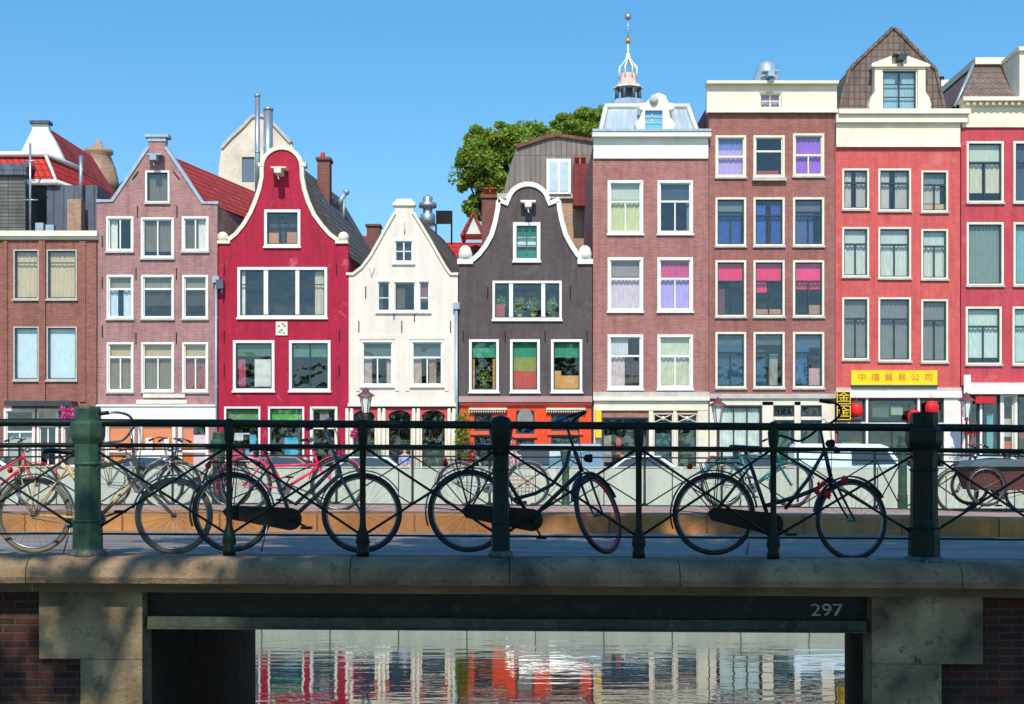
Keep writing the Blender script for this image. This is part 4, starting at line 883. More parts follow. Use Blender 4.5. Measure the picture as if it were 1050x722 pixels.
# person on the quay
def skinfig(name,verts,edges,radii,mat,parent,root=0):
    me=bpy.data.meshes.new(name); off=WL[parent.name] if parent.name in WL else WL[parent.parent.name]
    me.from_pydata([tuple(Vector(v)) for v in verts],edges,[]); me.materials.append(mat)
    o=bpy.data.objects.new(name,me); COL.objects.link(o); o.parent=parent
    md=o.modifiers.new('Skin','SKIN'); md.use_smooth_shade=True
    sv=me.skin_vertices[0].data if me.skin_vertices else None
    for i,r in enumerate(radii): sv[i].radius=(r,r*.8) if not isinstance(r,tuple) else r
    sv[root].use_root=True
    o.modifiers.new('Sub','SUBSURF').levels=1; o.modifiers['Sub'].render_levels=2
    return o
def person(px,label,shirt,trou,hairc,Y=56.2):
    X=P(px,0,Y)[0]; pe=thing('person',label,'person',(X,Y,ST)); skinc=plain('skin',rgb(225,165,140),.6,.05,4)
    V=[(0,0,.95),(0,0,1.15),(0,0,1.38),(0,0,1.5),(0,0,1.58),(0.02,-.01,1.72),(.17,0,1.42),(.22,0,1.15),(.28,0,.93),(.3,0,.85),(-.17,0,1.42),(-.22,0,1.15),(-.14,-.05,.95),(-.1,-.06,.88),(.1,0,.88),(.14,0,.48),(.12,.02,.08),(.2,0,.04),(-.1,0,.88),(-.02,0,.48),(-.12,.02,.08),(-.03,0,.04)]
    Ed=[(0,1),(1,2),(2,3),(3,4),(4,5),(2,6),(6,7),(7,8),(8,9),(2,10),(10,11),(11,12),(12,13),(0,14),(14,15),(15,16),(16,17),(0,18),(18,19),(19,20),(20,21)]
    ra=[.13,.12,.14,.06,.06,.1,.055,.045,.032,.035,.055,.045,.032,.035,.09,.06,.04,.035,.09,.06,.04,.035]
    skinfig('body',V,Ed,ra,skinc,pe)
    skinfig('shirt',[V[i] for i in (0,1,2,6,7,10,11)],[(0,1),(1,2),(2,3),(3,4),(2,5),(5,6)],[.16,.145,.165,.08,.065,.08,.065],plain('shirt_%d'%shirt[0],rgb(*shirt),.8,.1,4),pe)
    skinfig('trousers',[V[i] for i in (0,14,15,16,18,19,20)],[(0,1),(1,2),(2,3),(0,4),(4,5),(5,6)],[.15,.11,.08,.06,.11,.08,.06],plain('trousers_%d'%trou[0],rgb(*trou),.8,.1,4),pe)
    m=MB(); m.sphere((X+.02,Y+.025,ST+1.76),.112,8,1.0); m.build('hair',plain('hair_%d'%hairc[0],rgb(*hairc),.7,.2,10),pe)
    return pe
person(415,'person in a lilac blue top walking past the cream house',(150,165,215),(50,55,75),(80,50,35))
person(529,'person in a pale pink top beside the blue grey van',(225,175,185),(70,70,80),(120,85,50))
person(259,'person in a white shirt before the crimson shop windows',(225,225,220),(40,60,110),(60,40,30))

# plants on the quay
def shrub(name,label,px,py,Y,r,n,size,mat,cat='plant',seed=1,pot=True,zbase=None):
    X,Z=P(px,py,Y); rnd=random.Random(seed); zb_=ST if zbase is None else zbase
    t=thing(name,label,cat,(X,Y,zb_))
    m=MB(); cl=[((X+rnd.uniform(-.6,.6)*r[0],Y+rnd.uniform(-.6,.6)*r[1],Z+rnd.uniform(-.6,.6)*r[2]),(r[0]*.5,r[1]*.5,r[2]*.45)) for k in range(12)]
    m.leafs(n,cl,size,rnd); m.build('foliage',mat,t)
    m=MB()
    for k in range(5): m.tube([(X+rnd.uniform(-.05,.05),Y,zb_+.1),(X+rnd.uniform(-.5,.5)*r[0],Y,Z+rnd.uniform(-.3,.5)*r[2])],.015,5)
    m.build('stem',bark,t)
    if pot: m=MB(); m.lathe([(.17,0),(.22,.35),(.25,.36),(.25,.4),(.2,.4)],(X,Y,zb_),12); m.build('pot',M['pot'],t)
    return t
PM=leafmat('magenta_petals',(.75,.04,.3,1),(.85,.25,.5,1),(.6,.03,.18,1)); RM=leafmat('red_petals',(.7,.01,.01,1),(.8,.05,.03,1),(.75,.02,.05,1))
shrub('potted_shrub','tall yellow green shrub between the cream and charcoal houses',475,448,58.8,(.4,.3,1.2),900,.14,LM,seed=3)
shrub('flowering_plant','magenta flowering plant in front of the cream house window',365,443,59.0,(.3,.25,.45),420,.12,PM,seed=4)
shrub('flowering_plant','bright pink flowers on a tall stem left of the left bollard',68,424,58.0,(.42,.3,.35),420,.12,PM,seed=5)
t=shrub('geranium_box','red geraniums in front of the rose red shop',994,441,58.9,(.75,.3,.3),700,.11,RM,seed=6,pot=False)
m=MB(); X,Z=P(994,448,58.9); m.box(X-.8,X+.8,58.7,59.1,ST,ST+.5); m.build('planter',plain('terracotta_planter',rgb(150,95,80),.8,.1,3),t)
# window plants of the charcoal house
for i,(a,b,rr_) in enumerate(((514,312,(.22,.12,.5)),(533,312,(.3,.12,.4)),(547,312,(.3,.12,.4)),(567,312,(.22,.12,.5)),(496,385,(.4,.12,.8)))):
    X=fx(a); Z=fz(b); rnd=random.Random(20+i); m=MB(); m.leafs(150,[((X,YF+.32,Z),rr_)],.13,rnd); 
    for k in range(4): m.tube([(X,YF+.32,Z-rr_[2]-.05),(X+rnd.uniform(-.2,.2),YF+.32,Z+rnd.uniform(0,.3))],.012,4)
    m.lathe([(.09,-rr_[2]-.2),(.12,-rr_[2])],(X,YF+.32,Z),10)
    tag(origin_to(m.build('house_plant',LM),(X,YF+.32,Z-rr_[2]-.2)),['leafy house plant in the left pane of the charcoal house triple window','leafy house plant left of centre in the charcoal triple window','leafy house plant right of centre in the charcoal triple window','leafy house plant in the right pane of the charcoal triple window','tall house plant in the lower left window of the charcoal house'][i],'plant','plants in the charcoal house windows')

# ================================================================ BRIDGE
DN=12.0
asph=plain('worn_asphalt',rgb(138,126,114),.75,.3,1.3,bump=.35,stretch=(.5,2.5,1),dirt_shade=rgb(150,150,150))
cop=plain('coping_stone',rgb(150,124,94),.9,.45,2.6,bump=1.0,dirt_shade=rgb(66,64,50))  # dark patches: mossy dirt, widened to put foliage shade into the stone
pier=plain('pier_sandstone',rgb(158,138,104),.9,.48,2.4,bump=1.0,dirt_shade=rgb(62,64,48))  # greenish moss and dirt, darkened further to paint in tree shade
kerbm=bricky('ochre_kerb_stone',rgb(216,150,86),rgb(196,132,72),rgb(120,90,60),1.15,.6,.012,'XZ',.85,0,var=.45,bump=.5,blot=rgb(140,105,75),blotp=(.45,.75))
paver=bricky('pink_pavers',rgb(205,170,155),rgb(185,150,138),rgb(130,110,100),.3,.3,.012,'XY',.85,var=.25)
def sheet(mb,x0,x1,y0,y1,z,n=40,z2=None):
    vs=[];fs=[]
    z2=z if z2 is None else z2
    for i in range(n+1):
        x=x0+(x1-x0)*i/n; vs+=[(x,y0,z),(x,y1,z2)]
    for i in range(n): fs.append((2*i,2*i+2,2*i+3,2*i+1))
    return mb.add(vs,fs)
def beam(mb,x0,x1,prof,n=40):               # prof (y,z) closed section run along x
    vs=[];fs=[];k=len(prof)
    for i in range(n+1):
        x=x0+(x1-x0)*i/n
        for y,z in prof: vs.append((x,y,z))
    for i in range(n):
        for j in range(k):
            l=(j+1)%k; fs.append((i*k+j,(i+1)*k+j,(i+1)*k+l,i*k+l))
    fs.append(tuple(range(k))); fs.append(tuple(n*k+j for j in range(k-1,-1,-1)))
    return mb.add(vs,fs)
HW=24
m=MB(); sheet(m,-HW,HW,12.2,16.6,-.835,60,-.83); m.build('bridge_road',asph,warp=True,kind='structure')
m=MB(); beam(m,-HW,HW,[(16.6,-.95),(16.6,-.63),(16.64,-.605),(16.95,-.6),(16.95,-.95)],60); m.build('kerb',kerbm,warp=True,kind='structure')
m=MB(); sheet(m,-HW,HW,16.95,22.9,-.604,60,-.7); m.build('bridge_footway',paver,warp=True,kind='structure')
br=thing('canal_bridge','low stone and steel canal bridge with rounded coping and number 297 on its beam','bridge',(0,17,WZ))
Xl,Xr=P(148,0,DN)[0],P(892,0,DN)[0]
# coping stones with joints
cpf=[(11.72,-1.03),(11.70,-.98),(11.72,-.90),(11.77,-.845),(11.86,-.815),(12.0,-.81),(12.2,-.81),(12.2,-1.03)]
xj=[-24,-16,-9,-5.6,-4.05,-1.35,-.02,1.4,3.75,5.4,9,16,24]
for a,b in zip(xj,xj[1:]):
    m=MB(); beam(m,a+.004,b-.004,cpf,max(2,int((b-a)*3))); m.build('coping_stone',cop,br,warp=True)
m=MB(); beam(m,-HW,HW,[(11.86,-1.115),(11.86,-1.033),(12.25,-1.033),(12.25,-1.115)],60); m.build('ledge',plain('pale_ledge_stone',rgb(120,104,78),.85,.3,1.2,bump=.4),br,warp=True)
steel=plain('dark_green_girder',(.006,.011,.006,1),.6,.4,2,bump=.3,dirt_shade=(.03,.04,.03,1))
m=MB(); beam(m,Xl,Xr,[(12.1,-1.33),(12.1,-1.118),(12.3,-1.118),(12.3,-1.33)],20); m.build('girder_web',steel,br,warp=True)
m=MB(); beam(m,Xl+.03,Xr-.03,[(11.98,-1.42),(11.98,-1.335),(12.05,-1.331),(12.35,-1.331),(12.35,-1.42)],20); beam(m,Xl+.03,Xr-.03,[(11.96,-1.437),(11.96,-1.422),(12.36,-1.422),(12.36,-1.437)],20); m.build('girder_flange',plain('worn_green_girder',(.04,.052,.03,1),.65,.4,2.5,bump=.4,dirt_shade=(.08,.09,.065,1)),br,warp=True)
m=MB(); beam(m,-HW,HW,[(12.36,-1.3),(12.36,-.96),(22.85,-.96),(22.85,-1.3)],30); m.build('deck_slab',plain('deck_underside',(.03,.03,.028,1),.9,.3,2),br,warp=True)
m=MB(); beam(m,-HW,HW,[(22.86,-1.35),(22.86,-.71),(23.1,-.71),(23.1,-1.35)],30); m.build('far_fascia',cop,br,warp=True)
# abutments
dk=plain('dark_abutment_brick',(.045,.042,.035,1),.9,.4,3,bump=.6)  # very dark brick tone for walls beneath the deck
XfL,XfR=P(262,0,22.8)[0],P(866,0,22.8)[0]
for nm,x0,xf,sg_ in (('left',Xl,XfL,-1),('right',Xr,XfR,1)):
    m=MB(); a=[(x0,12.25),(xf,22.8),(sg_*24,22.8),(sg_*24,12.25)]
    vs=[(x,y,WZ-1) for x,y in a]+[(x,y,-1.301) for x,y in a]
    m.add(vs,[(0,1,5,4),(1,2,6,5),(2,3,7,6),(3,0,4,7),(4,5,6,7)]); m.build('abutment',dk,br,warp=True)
    # stone pier block facing
    xo=P(43 if sg_<0 else 1005,0,DN)[0]
    for z1,z0 in ((-1.118,-1.69),(-1.695,-2.4),(-2.405,-3.2),(-3.205,-4.6)):
        w0,w1=sorted((x0,xo)); 
        if z1>-1.2: w0b,w1b=w0,w1
        else: w0b,w1b=(w0+.35,w1) if sg_<0 else (w0,w1-.35)
        m=MB(); m.box(w0b,w1b,11.93,12.24,z0,z1); m.build('pier_block',pier,br,warp=True)
    m=MB(); q0,q1=sorted((xo,xo-sg_*.348)); m.box(q0,q1,11.99,12.24,-4.6,-1.698); m.build('wing_wall',bricky('old_red_brick',rgb(112,58,50),rgb(62,42,38),rgb(92,84,70),.21,.066,.011,'XZ+',.9,var=.65,bump=1.0,blot=rgb(52,54,42),blotp=(.5,.72)),br,warp=True)
    w0,w1=sorted((xo+sg_*.003,sg_*24)); m=MB(); beam(m,w0,w1,[(12.0,-4.6),(12.0,-1.118),(12.24,-1.118),(12.24,-4.6)],40)
    m.build('wing_wall',bricky('old_red_brick',rgb(112,58,50),rgb(62,42,38),rgb(92,84,70),.21,.066,.011,'XZ+',.9,var=.65,bump=1.0,blot=rgb(52,54,42),blotp=(.5,.72)),br,warp=True)
wp=plain('white_number_paint',rgb(190,190,178),.8,.3,18)
xn,zn=P(847.5,626,12.1); text_mesh('number','297',xn,12.094,zn,.15,wp,br,1.25)

# ---- pillars (cast iron bollard posts)
def pillar(label,px,ytop,ybase,w,D,mat,name='bollard_post',cap='flat'):
    X=P(px,0,D)[0]; z0=P(0,ybase,D)[1]; z1=P(0,ytop,D)[1]; H=z1-z0; s=F/D; r=w/s/2
    t=thing(name,label,'bollard',(X,D,z0),'cast iron bollards of the near bridge railing' if D<15 else 'cast iron bollards of the far bridge railing')
    n=8 if cap!='round' else 16
    q=1/math.cos(math.pi/8)
    m=MB(); m.lathe([(r*1.42,0),(r*1.42,.035*H),(r*1.15,.055*H),(r*1.12,.23*H),(r*1.0,.25*H),(r*.97,.70*H),(r*.98,.72*H)],(X,D,z0),*((8,'Z',False,R(22.5)) if cap=='flat' else (16,))); m.build('shaft',mat,t)
    m=MB(); m.lathe([(r*1.5,0),(r*1.55,.022*H),(r*1.35,.045*H),(r*1.2,.05*H)],(X,D,z0),16); m.build('base_flange',plain('weathered_base',(.09,.09,.075,1),.8,.5,12,bump=.5,dirt_shade=(.3,.28,.22,1)),t)
    for zz,rr_ in ((.24,1.16),(.62,1.04)):
        m=MB(); m.lathe([(r*.9,(zz-.012)*H),(r*rr_,(zz-.006)*H),(r*rr_,(zz+.006)*H),(r*.9,(zz+.012)*H)],(X,D,z0),16); m.build('ring',mat,t)
    m=MB()
    if cap=='flat': m.lathe([(r*.98,.70*H),(r*1.02,.75*H),(r*1.27,.79*H),(r*1.33,.81*H),(r*1.33,.885*H),(r*1.2,.9*H),(r*1.0,.91*H),(r*1.0,.985*H),(r*.93,H)],(X,D,z0),8,'Z',False,R(22.5))
    else: m.lathe([(r*.98,.72*H),(r*1.1,.78*H),(r*1.3,.84*H),(r*1.5,.91*H),(r*1.42,.95*H),(r*1.0,.985*H),(r*.2,H)],(X,D,z0),16)
    m.build('cap',mat,t)
    return t
pillar('thick green bollard at left with flat cap, sunlight put into its pale green',90,417,571,26.5,DN,M['iron_lit'])
pillar('slimmer dark bollard in the middle of the near railing with domed cap',513.5,426,572,17,DN,M['iron'],cap='dome')
pillar('thick near black green bollard at right with flat cap',947.5,423,578,28,DN,M['iron'])
DF=22.6
pillar('grey green bollard behind the second near railing post, far railing',224.5,443,524,13,DF,M['iron_lit'])
pillar('slim green bollard of the far railing behind the middle dark bicycle',580,458,524,7.5,DF,M['iron_lit'],cap='dome')
pillar('far railing bollard just left of the right near bollard',925.5,447,527,9,DF,M['iron_lit'])
pillar('far railing bollard peeping at the left edge behind the beige bicycle',-130,443,526,13,DF,M['iron_lit'])

def railing(label,D,posts,ends,ztop,zmid,zbot,foot,rt,rm,rb,name,xr,extra=None,x_every=None,group=None):
    t=thing(name,label,'railing',(0,D,foot))
    x0,x1=xr; n=60
    for nm,z,r in (('top_rail',ztop,rt),('mid_rail',zmid,rm),('bottom_rail',zbot,rb))+((('second_rail',extra,rb),) if extra else ()):
        m=MB(); m.tube([(x0+(x1-x0)*i/n,D,z) for i in range(n+1)],r,8); m.build(nm,M['iron'],t,warp=True)
    allx=sorted(posts+ends)
    for X in posts:
        if D<15: prof=[(.055,0),(.055,.05),(.045,.07),(.062,.12),(.05,.19),(.03,.25),(.026,.3),(.026,ztop-foot-.3),(.03,ztop-foot-.29),(.028,ztop-foot-.2),(.042,ztop-foot-.14),(.05,ztop-foot-.05),(.035,ztop-foot),(.04,ztop-foot+.03),(.01,ztop-foot+.045)]
        else: prof=[(.04,0),(.04,.04),(.02,.08),(.02,ztop-foot)]
        m=MB(); m.lathe(prof,(X,D,foot),12); m.build('post',M['iron'],t,warp=True)
    for a,b in zip(allx,allx[1:]):
        if b-a<.3: continue
        m=MB(); r=.011 if D<15 else .011
        m.tube([(a+.02,D-.012,zmid-.01),(b-.02,D-.012,zbot+.01)],r,6); m.tube([(a+.02,D+.012,zbot+.01),(b-.02,D+.012,zmid-.01)],r,6)
        m.build('cross_brace',M['iron'],t,warp=True)
    return t
sN=F/DN; px2x=lambda p,D:(p-525)*D/F
posts=[px2x(p,DN) for p in (235,372,655,793)]; ends=[px2x(p,DN) for p in (90,513.5,946.5)]
lp=[px2x(90,DN)-1.18*k for k in range(1,4)]; rp=[px2x(946.5,DN)+1.18*k for k in range(1,4)]
railing('near dark green iron railing of the bridge with crossed braces',DN,posts+lp+rp,ends,(474-436)/sN,(474-459)/sN,(474-550)/sN,-.812,.033,.018,.009,'bridge_railing',(px2x(90,DN)-5,px2x(946.5,DN)+5))
sF=F/DF
posts=[px2x(p,DF) for p in (99,177,345,423,502,661,740,818,897,1000,1078,1150,20,-60)]; ends=[px2x(p,DF) for p in (224.5,580,925.5)]
railing('far slender iron railing of the bridge behind the footway',DF,posts,ends,(474-458)/sF,(474-468.5)/sF,(474-518)/sF,-.71,.02,.013,.014,'bridge_railing',(-12,12),extra=(474-461.5)/sF)

# ================================================================ BICYCLES
tyre=plain('bicycle_tyre',(.018,.018,.02,1),.6,.3,8,bump=.2)
tyre_tan=plain('tan_wall_tyre',rgb(120,108,88),.7,.2,8)
chrome=plain('dull_chrome',(.28,.29,.3,1),.38,.2,12,metal=.9,dirt_shade=(.2,.17,.14,1))
def bicycle(label,D,d,paint,style='town',steer=0,tyremat=None,r=None,group=None,lean=0,gripm=None,fend=True,rack=True,guard=None,light=True,saddlem=None,detail=1,basket=None,redfork=None,rimred=False):
    s=F/D
    def C(p,y=0): return Vector(((p[0]-525)/s,D+y,(474-p[1])/s))
    RH,FH,BB,SE,HT,HB,ST_=[C(d[k]) for k in ('rear','front','bb','seat','ht','hb','stem')]
    r=r or .35
    base=Vector(((RH.x+FH.x)/2,D,RH.z-r))
    t=thing('parked_bicycle',label,'bicycle',tuple(base),group)
    ax=(HT-HB).normalized(); SM=Matrix.Translation(HB)@Matrix.Rotation(R(steer),4,ax)@Matrix.Translation(-HB)
    LM_=Matrix.Translation(base)@Matrix.Rotation(R(lean),4,'X')@Matrix.Translation(-base)
    def fin(m,nm,mat,par=t,st=False):
        if st: m.xf(SM)
        if lean: m.xf(LM_)
        return m.build(nm,mat,par)
    def wheel(c,st):
        m=MB(); n=40 if detail else 26
        ring=lambda rr,yy=0:[c+Vector((rr*math.cos(2*math.pi*i/n),yy,rr*math.sin(2*math.pi*i/n))) for i in range(n)]
        if not (st and rimred): m.tube(ring(r-.045),.011,6,close=True)
        m.tube([c+Vector((0,-.045,0)),c+Vector((0,.045,0))],.019,10)
        for k in range(28 if detail else 14):
            a=2*math.pi*k/(28 if detail else 14); b=a+(.35 if k%2 else -.35); yy=.03 if k%4<2 else -.03
            m.tube([c+Vector((.018*math.cos(b),yy,.018*math.sin(b))),c+Vector(((r-.05)*math.cos(a),0,(r-.05)*math.sin(a)))],.0014,3,cap=False)
        w=fin(m,'wheel',chrome,t,st)
        if st and rimred: m=MB(); m.tube(ring(r-.045),.013,6,close=True); fin(m,'rim',plain('red_rim',rgb(205,40,75),.4,.1,6),w,st)
        m=MB(); m.tube(ring(r-.02),.021 if detail else .02,8,close=True); fin(m,'tyre',tyremat or tyre,w,st)
    wheel(RH,False); wheel(FH,True)
    m=MB(); tr=.0175 if detail else .02
    seatc=BB+(SE-BB)*.8
    m.tube([BB,seatc],tr,8); m.tube([HB-ax*.0,HT],.019,10)
    for y in (-.055,.055):
        yv=Vector((0,y,0)); m.tube([BB+yv*.6,RH+yv],.009,6); m.tube([seatc+yv*.2-Vector((0,0,.03)),RH+yv],.008,6)
    if 'top' in d: m.tube([C(p) for p in d['top']],tr*.95,8)
    if 'down' in d: m.tube([C(p) for p in d['down']],tr*1.1,8)
    fr=fin(m,'frame',paint)
    m=MB(); m.tube([seatc,SE-Vector((0,0,.03))],.0125,8); fin(m,'seat_post',chrome)
    # fork
    m=MB(); crown=HB-ax*.02
    for y in (-.05,.05):
        p1=crown+Vector((0,y,0)); mid=p1+(FH-crown)*.6; m.tube([crown+Vector((0,y*.2,.01)),p1-ax*.02,Vector((mid.x-.008,mid.y,mid.z)),FH+Vector((0,y*.9,0))],[.013,.013,.011,.008],8)
    fin(m,'fork',redfork or paint,t,True)
    m=MB(); m.tube([HT,ST_],.012,8); 
    fin(m,'stem',chrome if style!='oma' else paint,t,True)
    for bar in d['bars']:
        P_=[ST_]+[C(p[:2],p[2]) for p in bar]
        m=MB(); m.tube(smooth(P_),.011,8); hb=m.build('handlebar',chrome if style!='oma' else M['black'],t)
        m=MB(); q=smooth(P_); m.tube([q[-1]+(q[-1]-q[-3]).normalized()*.01,q[-2],q[-3],q[-4]],.0165,8); m.build('grip',gripm or M['black'],hb)
    # saddle
    m=MB(); vs=[];fs=[];st=[(-.13,.075,0),(-.1,.1,.012),(-.03,.085,.01),(.04,.04,.005),(.11,.022,.004),(.145,.015,-.006)]
    for x,w,z in st:
        vs+=[(SE.x+x,SE.y-w,SE.z+z-.025),(SE.x+x,SE.y-w*.75,SE.z+z+.012),(SE.x+x,SE.y,SE.z+z+.02),(SE.x+x,SE.y+w*.75,SE.z+z+.012),(SE.x+x,SE.y+w,SE.z+z-.025),(SE.x+x,SE.y,SE.z+z-.03)]
    for i in range(len(st)-1):
        for j in range(6): fs.append((i*6+j,i*6+(j+1)%6,(i+1)*6+(j+1)%6,(i+1)*6+j))
    fs+= [(5,4,3,2,1,0),tuple(len(vs)-6+j for j in range(6))]
    m.add(vs,fs,True); sd=fin(m,'saddle',saddlem or M['black'])
    m=MB()
    for y in (-.05,.05):
        for k in range(4): m.lathe([(.016,0),(.02,.006),(.016,.012)],(SE.x-.08,SE.y+y,SE.z-.075+k*.013),8)
    m.tube([SE+Vector((-.09,-.05,-.075)),SE+Vector((.08,0,-.03))],.005,5); m.tube([SE+Vector((-.09,.05,-.075)),SE+Vector((.08,0,-.03))],.005,5)
    fin(m,'saddle_spring',chrome,sd)
    # mudguards
    if fend:
        for c,st_,a0,a1 in ((RH,False,8,200),(FH,True,-5 if not steer else 10,150)):
            m=MB(); vs=[];fs=[];n=22; R_=r+.022
            for i in range(n+1):
                a=R(a0+(a1-a0)*i/n) if c is RH else R(a0+20+(a1-a0)*i/n)
                for w,dr in ((-.03,-.008),(-.015,.004),(.015,.004),(.03,-.008)): vs.append(c+Vector(((R_+dr)*math.cos(a),w,(R_+dr)*math.sin(a))))
            for i in range(n):
                for j in range(3): fs.append((4*i+j,4*i+j+1,4*i+5+j,4*i+4+j))
            m.add(vs,fs,True)
            for a in (R(a1-25),R(a1-70)):
                if c is RH:
                    for w in (-.03,.03): m.tube([c+Vector((0,w,0)),c+Vector((R_*math.cos(a),w,R_*math.sin(a)))],.003,4)
            fin(m,'mudguard',paint if style!='sport' else chrome,t,st_)
    # chain side
    cy=-.06
    m=MB(); n=20
    if guard=='full':
        out=[]; Rg=.098; d2=(RH-BB); ang=math.atan2(d2.z,d2.x)
        for i in range(13):
            a=ang-math.pi/2+math.pi*(-i)/12 ; a=ang+math.pi/2-math.pi*i/12
            out.append((BB.x+Rg*math.cos(a),BB.z+Rg*math.sin(a)))
        out=[(BB.x+Rg*math.cos(ang+math.pi/2+math.pi+0),BB.z+Rg*math.sin(ang+math.pi/2+math.pi))] if False else out
        out=[(BB.x+Rg*math.cos(ang-math.pi/2-math.pi*i/12+0),BB.z+Rg*math.sin(ang-math.pi/2-math.pi*i/12)) for i in range(13)]
        # round front end, narrower squared rear end
        e=RH+(RH-BB).normalized()*-.0
        nx,nz=math.cos(ang+math.pi/2),math.sin(ang+math.pi/2)
        fr_=[(BB.x+Rg*math.cos(ang+math.pi/2+math.pi*i/12+math.pi*0),BB.z+Rg*math.sin(ang+math.pi/2+math.pi*i/12)) for i in range(13)]
        front=[(BB.x+Rg*math.cos(ang-math.pi/2-math.pi*i/12),BB.z+Rg*math.sin(ang-math.pi/2-math.pi*i/12)) for i in range(13)]
        # choose the arc facing away from the rear hub
        arc_=[(BB.x+Rg*math.cos(ang+math.pi/2+math.pi*i/12),BB.z+Rg*math.sin(ang+math.pi/2+math.pi*i/12)) for i in range(13)]
        test=arc_[6]; 
        if (Vector((test[0],test[1]))-Vector((RH.x,RH.z))).length < (Vector((BB.x,BB.z))-Vector((RH.x,RH.z))).length: arc_=[(BB.x+Rg*math.cos(ang+math.pi/2-math.pi*i/12),BB.z+Rg*math.sin(ang+math.pi/2-math.pi*i/12)) for i in range(13)]
        a_end=Vector(arc_[-1])-Vector((BB.x,BB.z)); a_st=Vector(arc_[0])-Vector((BB.x,BB.z))
        u=(Vector((RH.x,RH.z))-Vector((BB.x,BB.z))).normalized()
        rh=Vector((RH.x,RH.z)); 
        out=arc_+[tuple(rh+u*.02+a_end*.6),tuple(rh+u*.07),tuple(rh+u*.02+a_st*.6)]
        if geometry.area_tri(Vector((*out[0],0)),Vector((*out[6],0)),Vector((*out[12],0)))>0: pass
        m.prism(out,BB.y-.085,BB.y-.045); fin(m,'chain_case',M['black'])
    else:
        if guard=='half': m.tube([BB+Vector((.09,-.055,.02)),BB+Vector((.06,-.055,.09)),BB+Vector((-.02,-.055,.11)),RH+Vector((.02,-.055,.05)),RH+Vector((-.04,-.055,.0))],.016,6)
        m.lathe([(.07,-.002),(.09,-.002),(.09,.002),(.07,.002)],(BB.x,BB.y-.05,BB.z),24,'Y')
        for z in (.085,-.085): m.tube([BB+Vector((0,-.05,z)),RH+Vector((0,-.05,z*.35))],.004,4)
        fin(m,'chain_ring',M['black'] if guard else chrome)
    ca=d.get('crank',-35); m=MB()
    for sg_ in (-1,1):
        a=R(ca) if sg_<0 else R(ca+180); e=BB+Vector((.17*math.cos(a),sg_*.1,.17*math.sin(a)))
        m.tube([BB+Vector((0,sg_*.09,0)),e],.009,6); m.box(e.x-.045,e.x+.045,e.y+sg_*.05-.045,e.y+sg_*.05+.045,e.z-.012,e.z+.012)
    m.tube([BB+Vector((0,-.1,0)),BB+Vector((0,.1,0))],.018,8)
    fin(m,'pedal_crank',M['black'])
    if rack:
        m=MB(); zt=RH.z+r+.085; x0,x1=RH.x-.2,RH.x+.2
        for y in (-.06,.06): m.tube([(x0,D+y,zt),(x1,D+y,zt),(x1+.06,D+y*.3,zt-.02)],.006,5)
        m.tube([(x0,D-.06,zt),(x0,D+.06,zt)],.006,5); m.tube([(x0+.15,D-.06,zt),(x0+.15,D+.06,zt)],.005,5); m.tube([(x1,D-.06,zt),(x1,D+.06,zt)],.006,5)
        for y in (-.07,.07):
            m.tube([RH+Vector((0,y,0)),Vector((x0+.08,D+y*.8,zt))],.005,5); m.tube([RH+Vector((0,y,0)),Vector((x0+.24,D+y*.8,zt))],.005,5)
        fin(m,'rack',d.get('rackmat') or M['black'])
        m=MB(); m.sphere((x0-.01,D,zt-.03),.028,6); fin(m,'rear_reflector',plain('red_reflector',rgb(200,20,20),.25,.1,5))
    if light:
        m=MB(); L0=C(d['light']) if 'light' in d else HT+Vector((.07,0,.02)); m.lathe([(.005,-.05),(.03,-.035),(.037,.0),(.037,.02),(.03,.03)],(0,0,0),12); m.xf(Matrix.Translation(L0)@Matrix.Rotation(R(90),4,'Y')); fin(m,'headlight',M['black'] if style=='oma' else chrome)
    m=MB(); a=BB+(RH-BB)*.35; m.tube([a+Vector((0,-.06,0)),a+Vector((-.06,-.14,base.z-a.z+.01))],.007,6); fin(m,'kickstand',chrome)
    # brake cables
    if detail:
        m=MB(); m.tube(smooth([ST_+Vector((0,0,.01)),ST_+Vector((.08,-.03,.03)),HT+Vector((.06,-.02,-.02)),HB+Vector((.0,-.02,.02))]),.003,4)
        m.tube(smooth([ST_+Vector((-.02,.02,.02)),ST_+Vector((.06,.05,.06)),HT+Vector((.04,.02,-.05)),BB+Vector((.1,.02,.15))]),.003,4); m.build('brake_cable',M['black'],t)
    if basket:
        bx,bz,w_,h_,bm=basket; B0=C((bx,bz)); m=MB()
        for k in range(6):
            z=B0.z+h_*k/5; e=w_/2*(.85+.15*k/5); rr_=[(B0.x-e,D-e*.8,z),(B0.x+e,D-e*.8,z),(B0.x+e,D+e*.8,z),(B0.x-e,D+e*.8,z)]; m.tube(rr_,.006,4,close=True)
        for k in range(7):
            for yy in (-1,1): u=-1+2*k/6; m.tube([(B0.x+u*w_/2*.85,D+yy*w_*.34,B0.z),(B0.x+u*w_/2,D+yy*w_*.4,B0.z+h_)],.005,4)
        m.box(B0.x-w_*.4,B0.x+w_*.4,D-w_*.3,D+w_*.3,B0.z-.01,B0.z+.005); fin(m,'basket',bm)
    return t
def smooth(P_,k=5):
    P_=[Vector(p) for p in P_]; out=[]
    for i in range(len(P_)-1):
        p0=P_[max(0,i-1)];p1=P_[i];p2=P_[i+1];p3=P_[min(len(P_)-1,i+2)]
        for j in range(k):
            t=j/k; out.append(.5*((2*p1)+(p2-p0)*t+(2*p0-5*p1+4*p2-p3)*t*t+(3*p1-p0-3*p2+p3)*t**3))
    out.append(P_[-1]); return out
beigep=plain('beige_gold_frame_paint',rgb(205,175,120),.4,.2,14,dirt_shade=rgb(170,110,60))
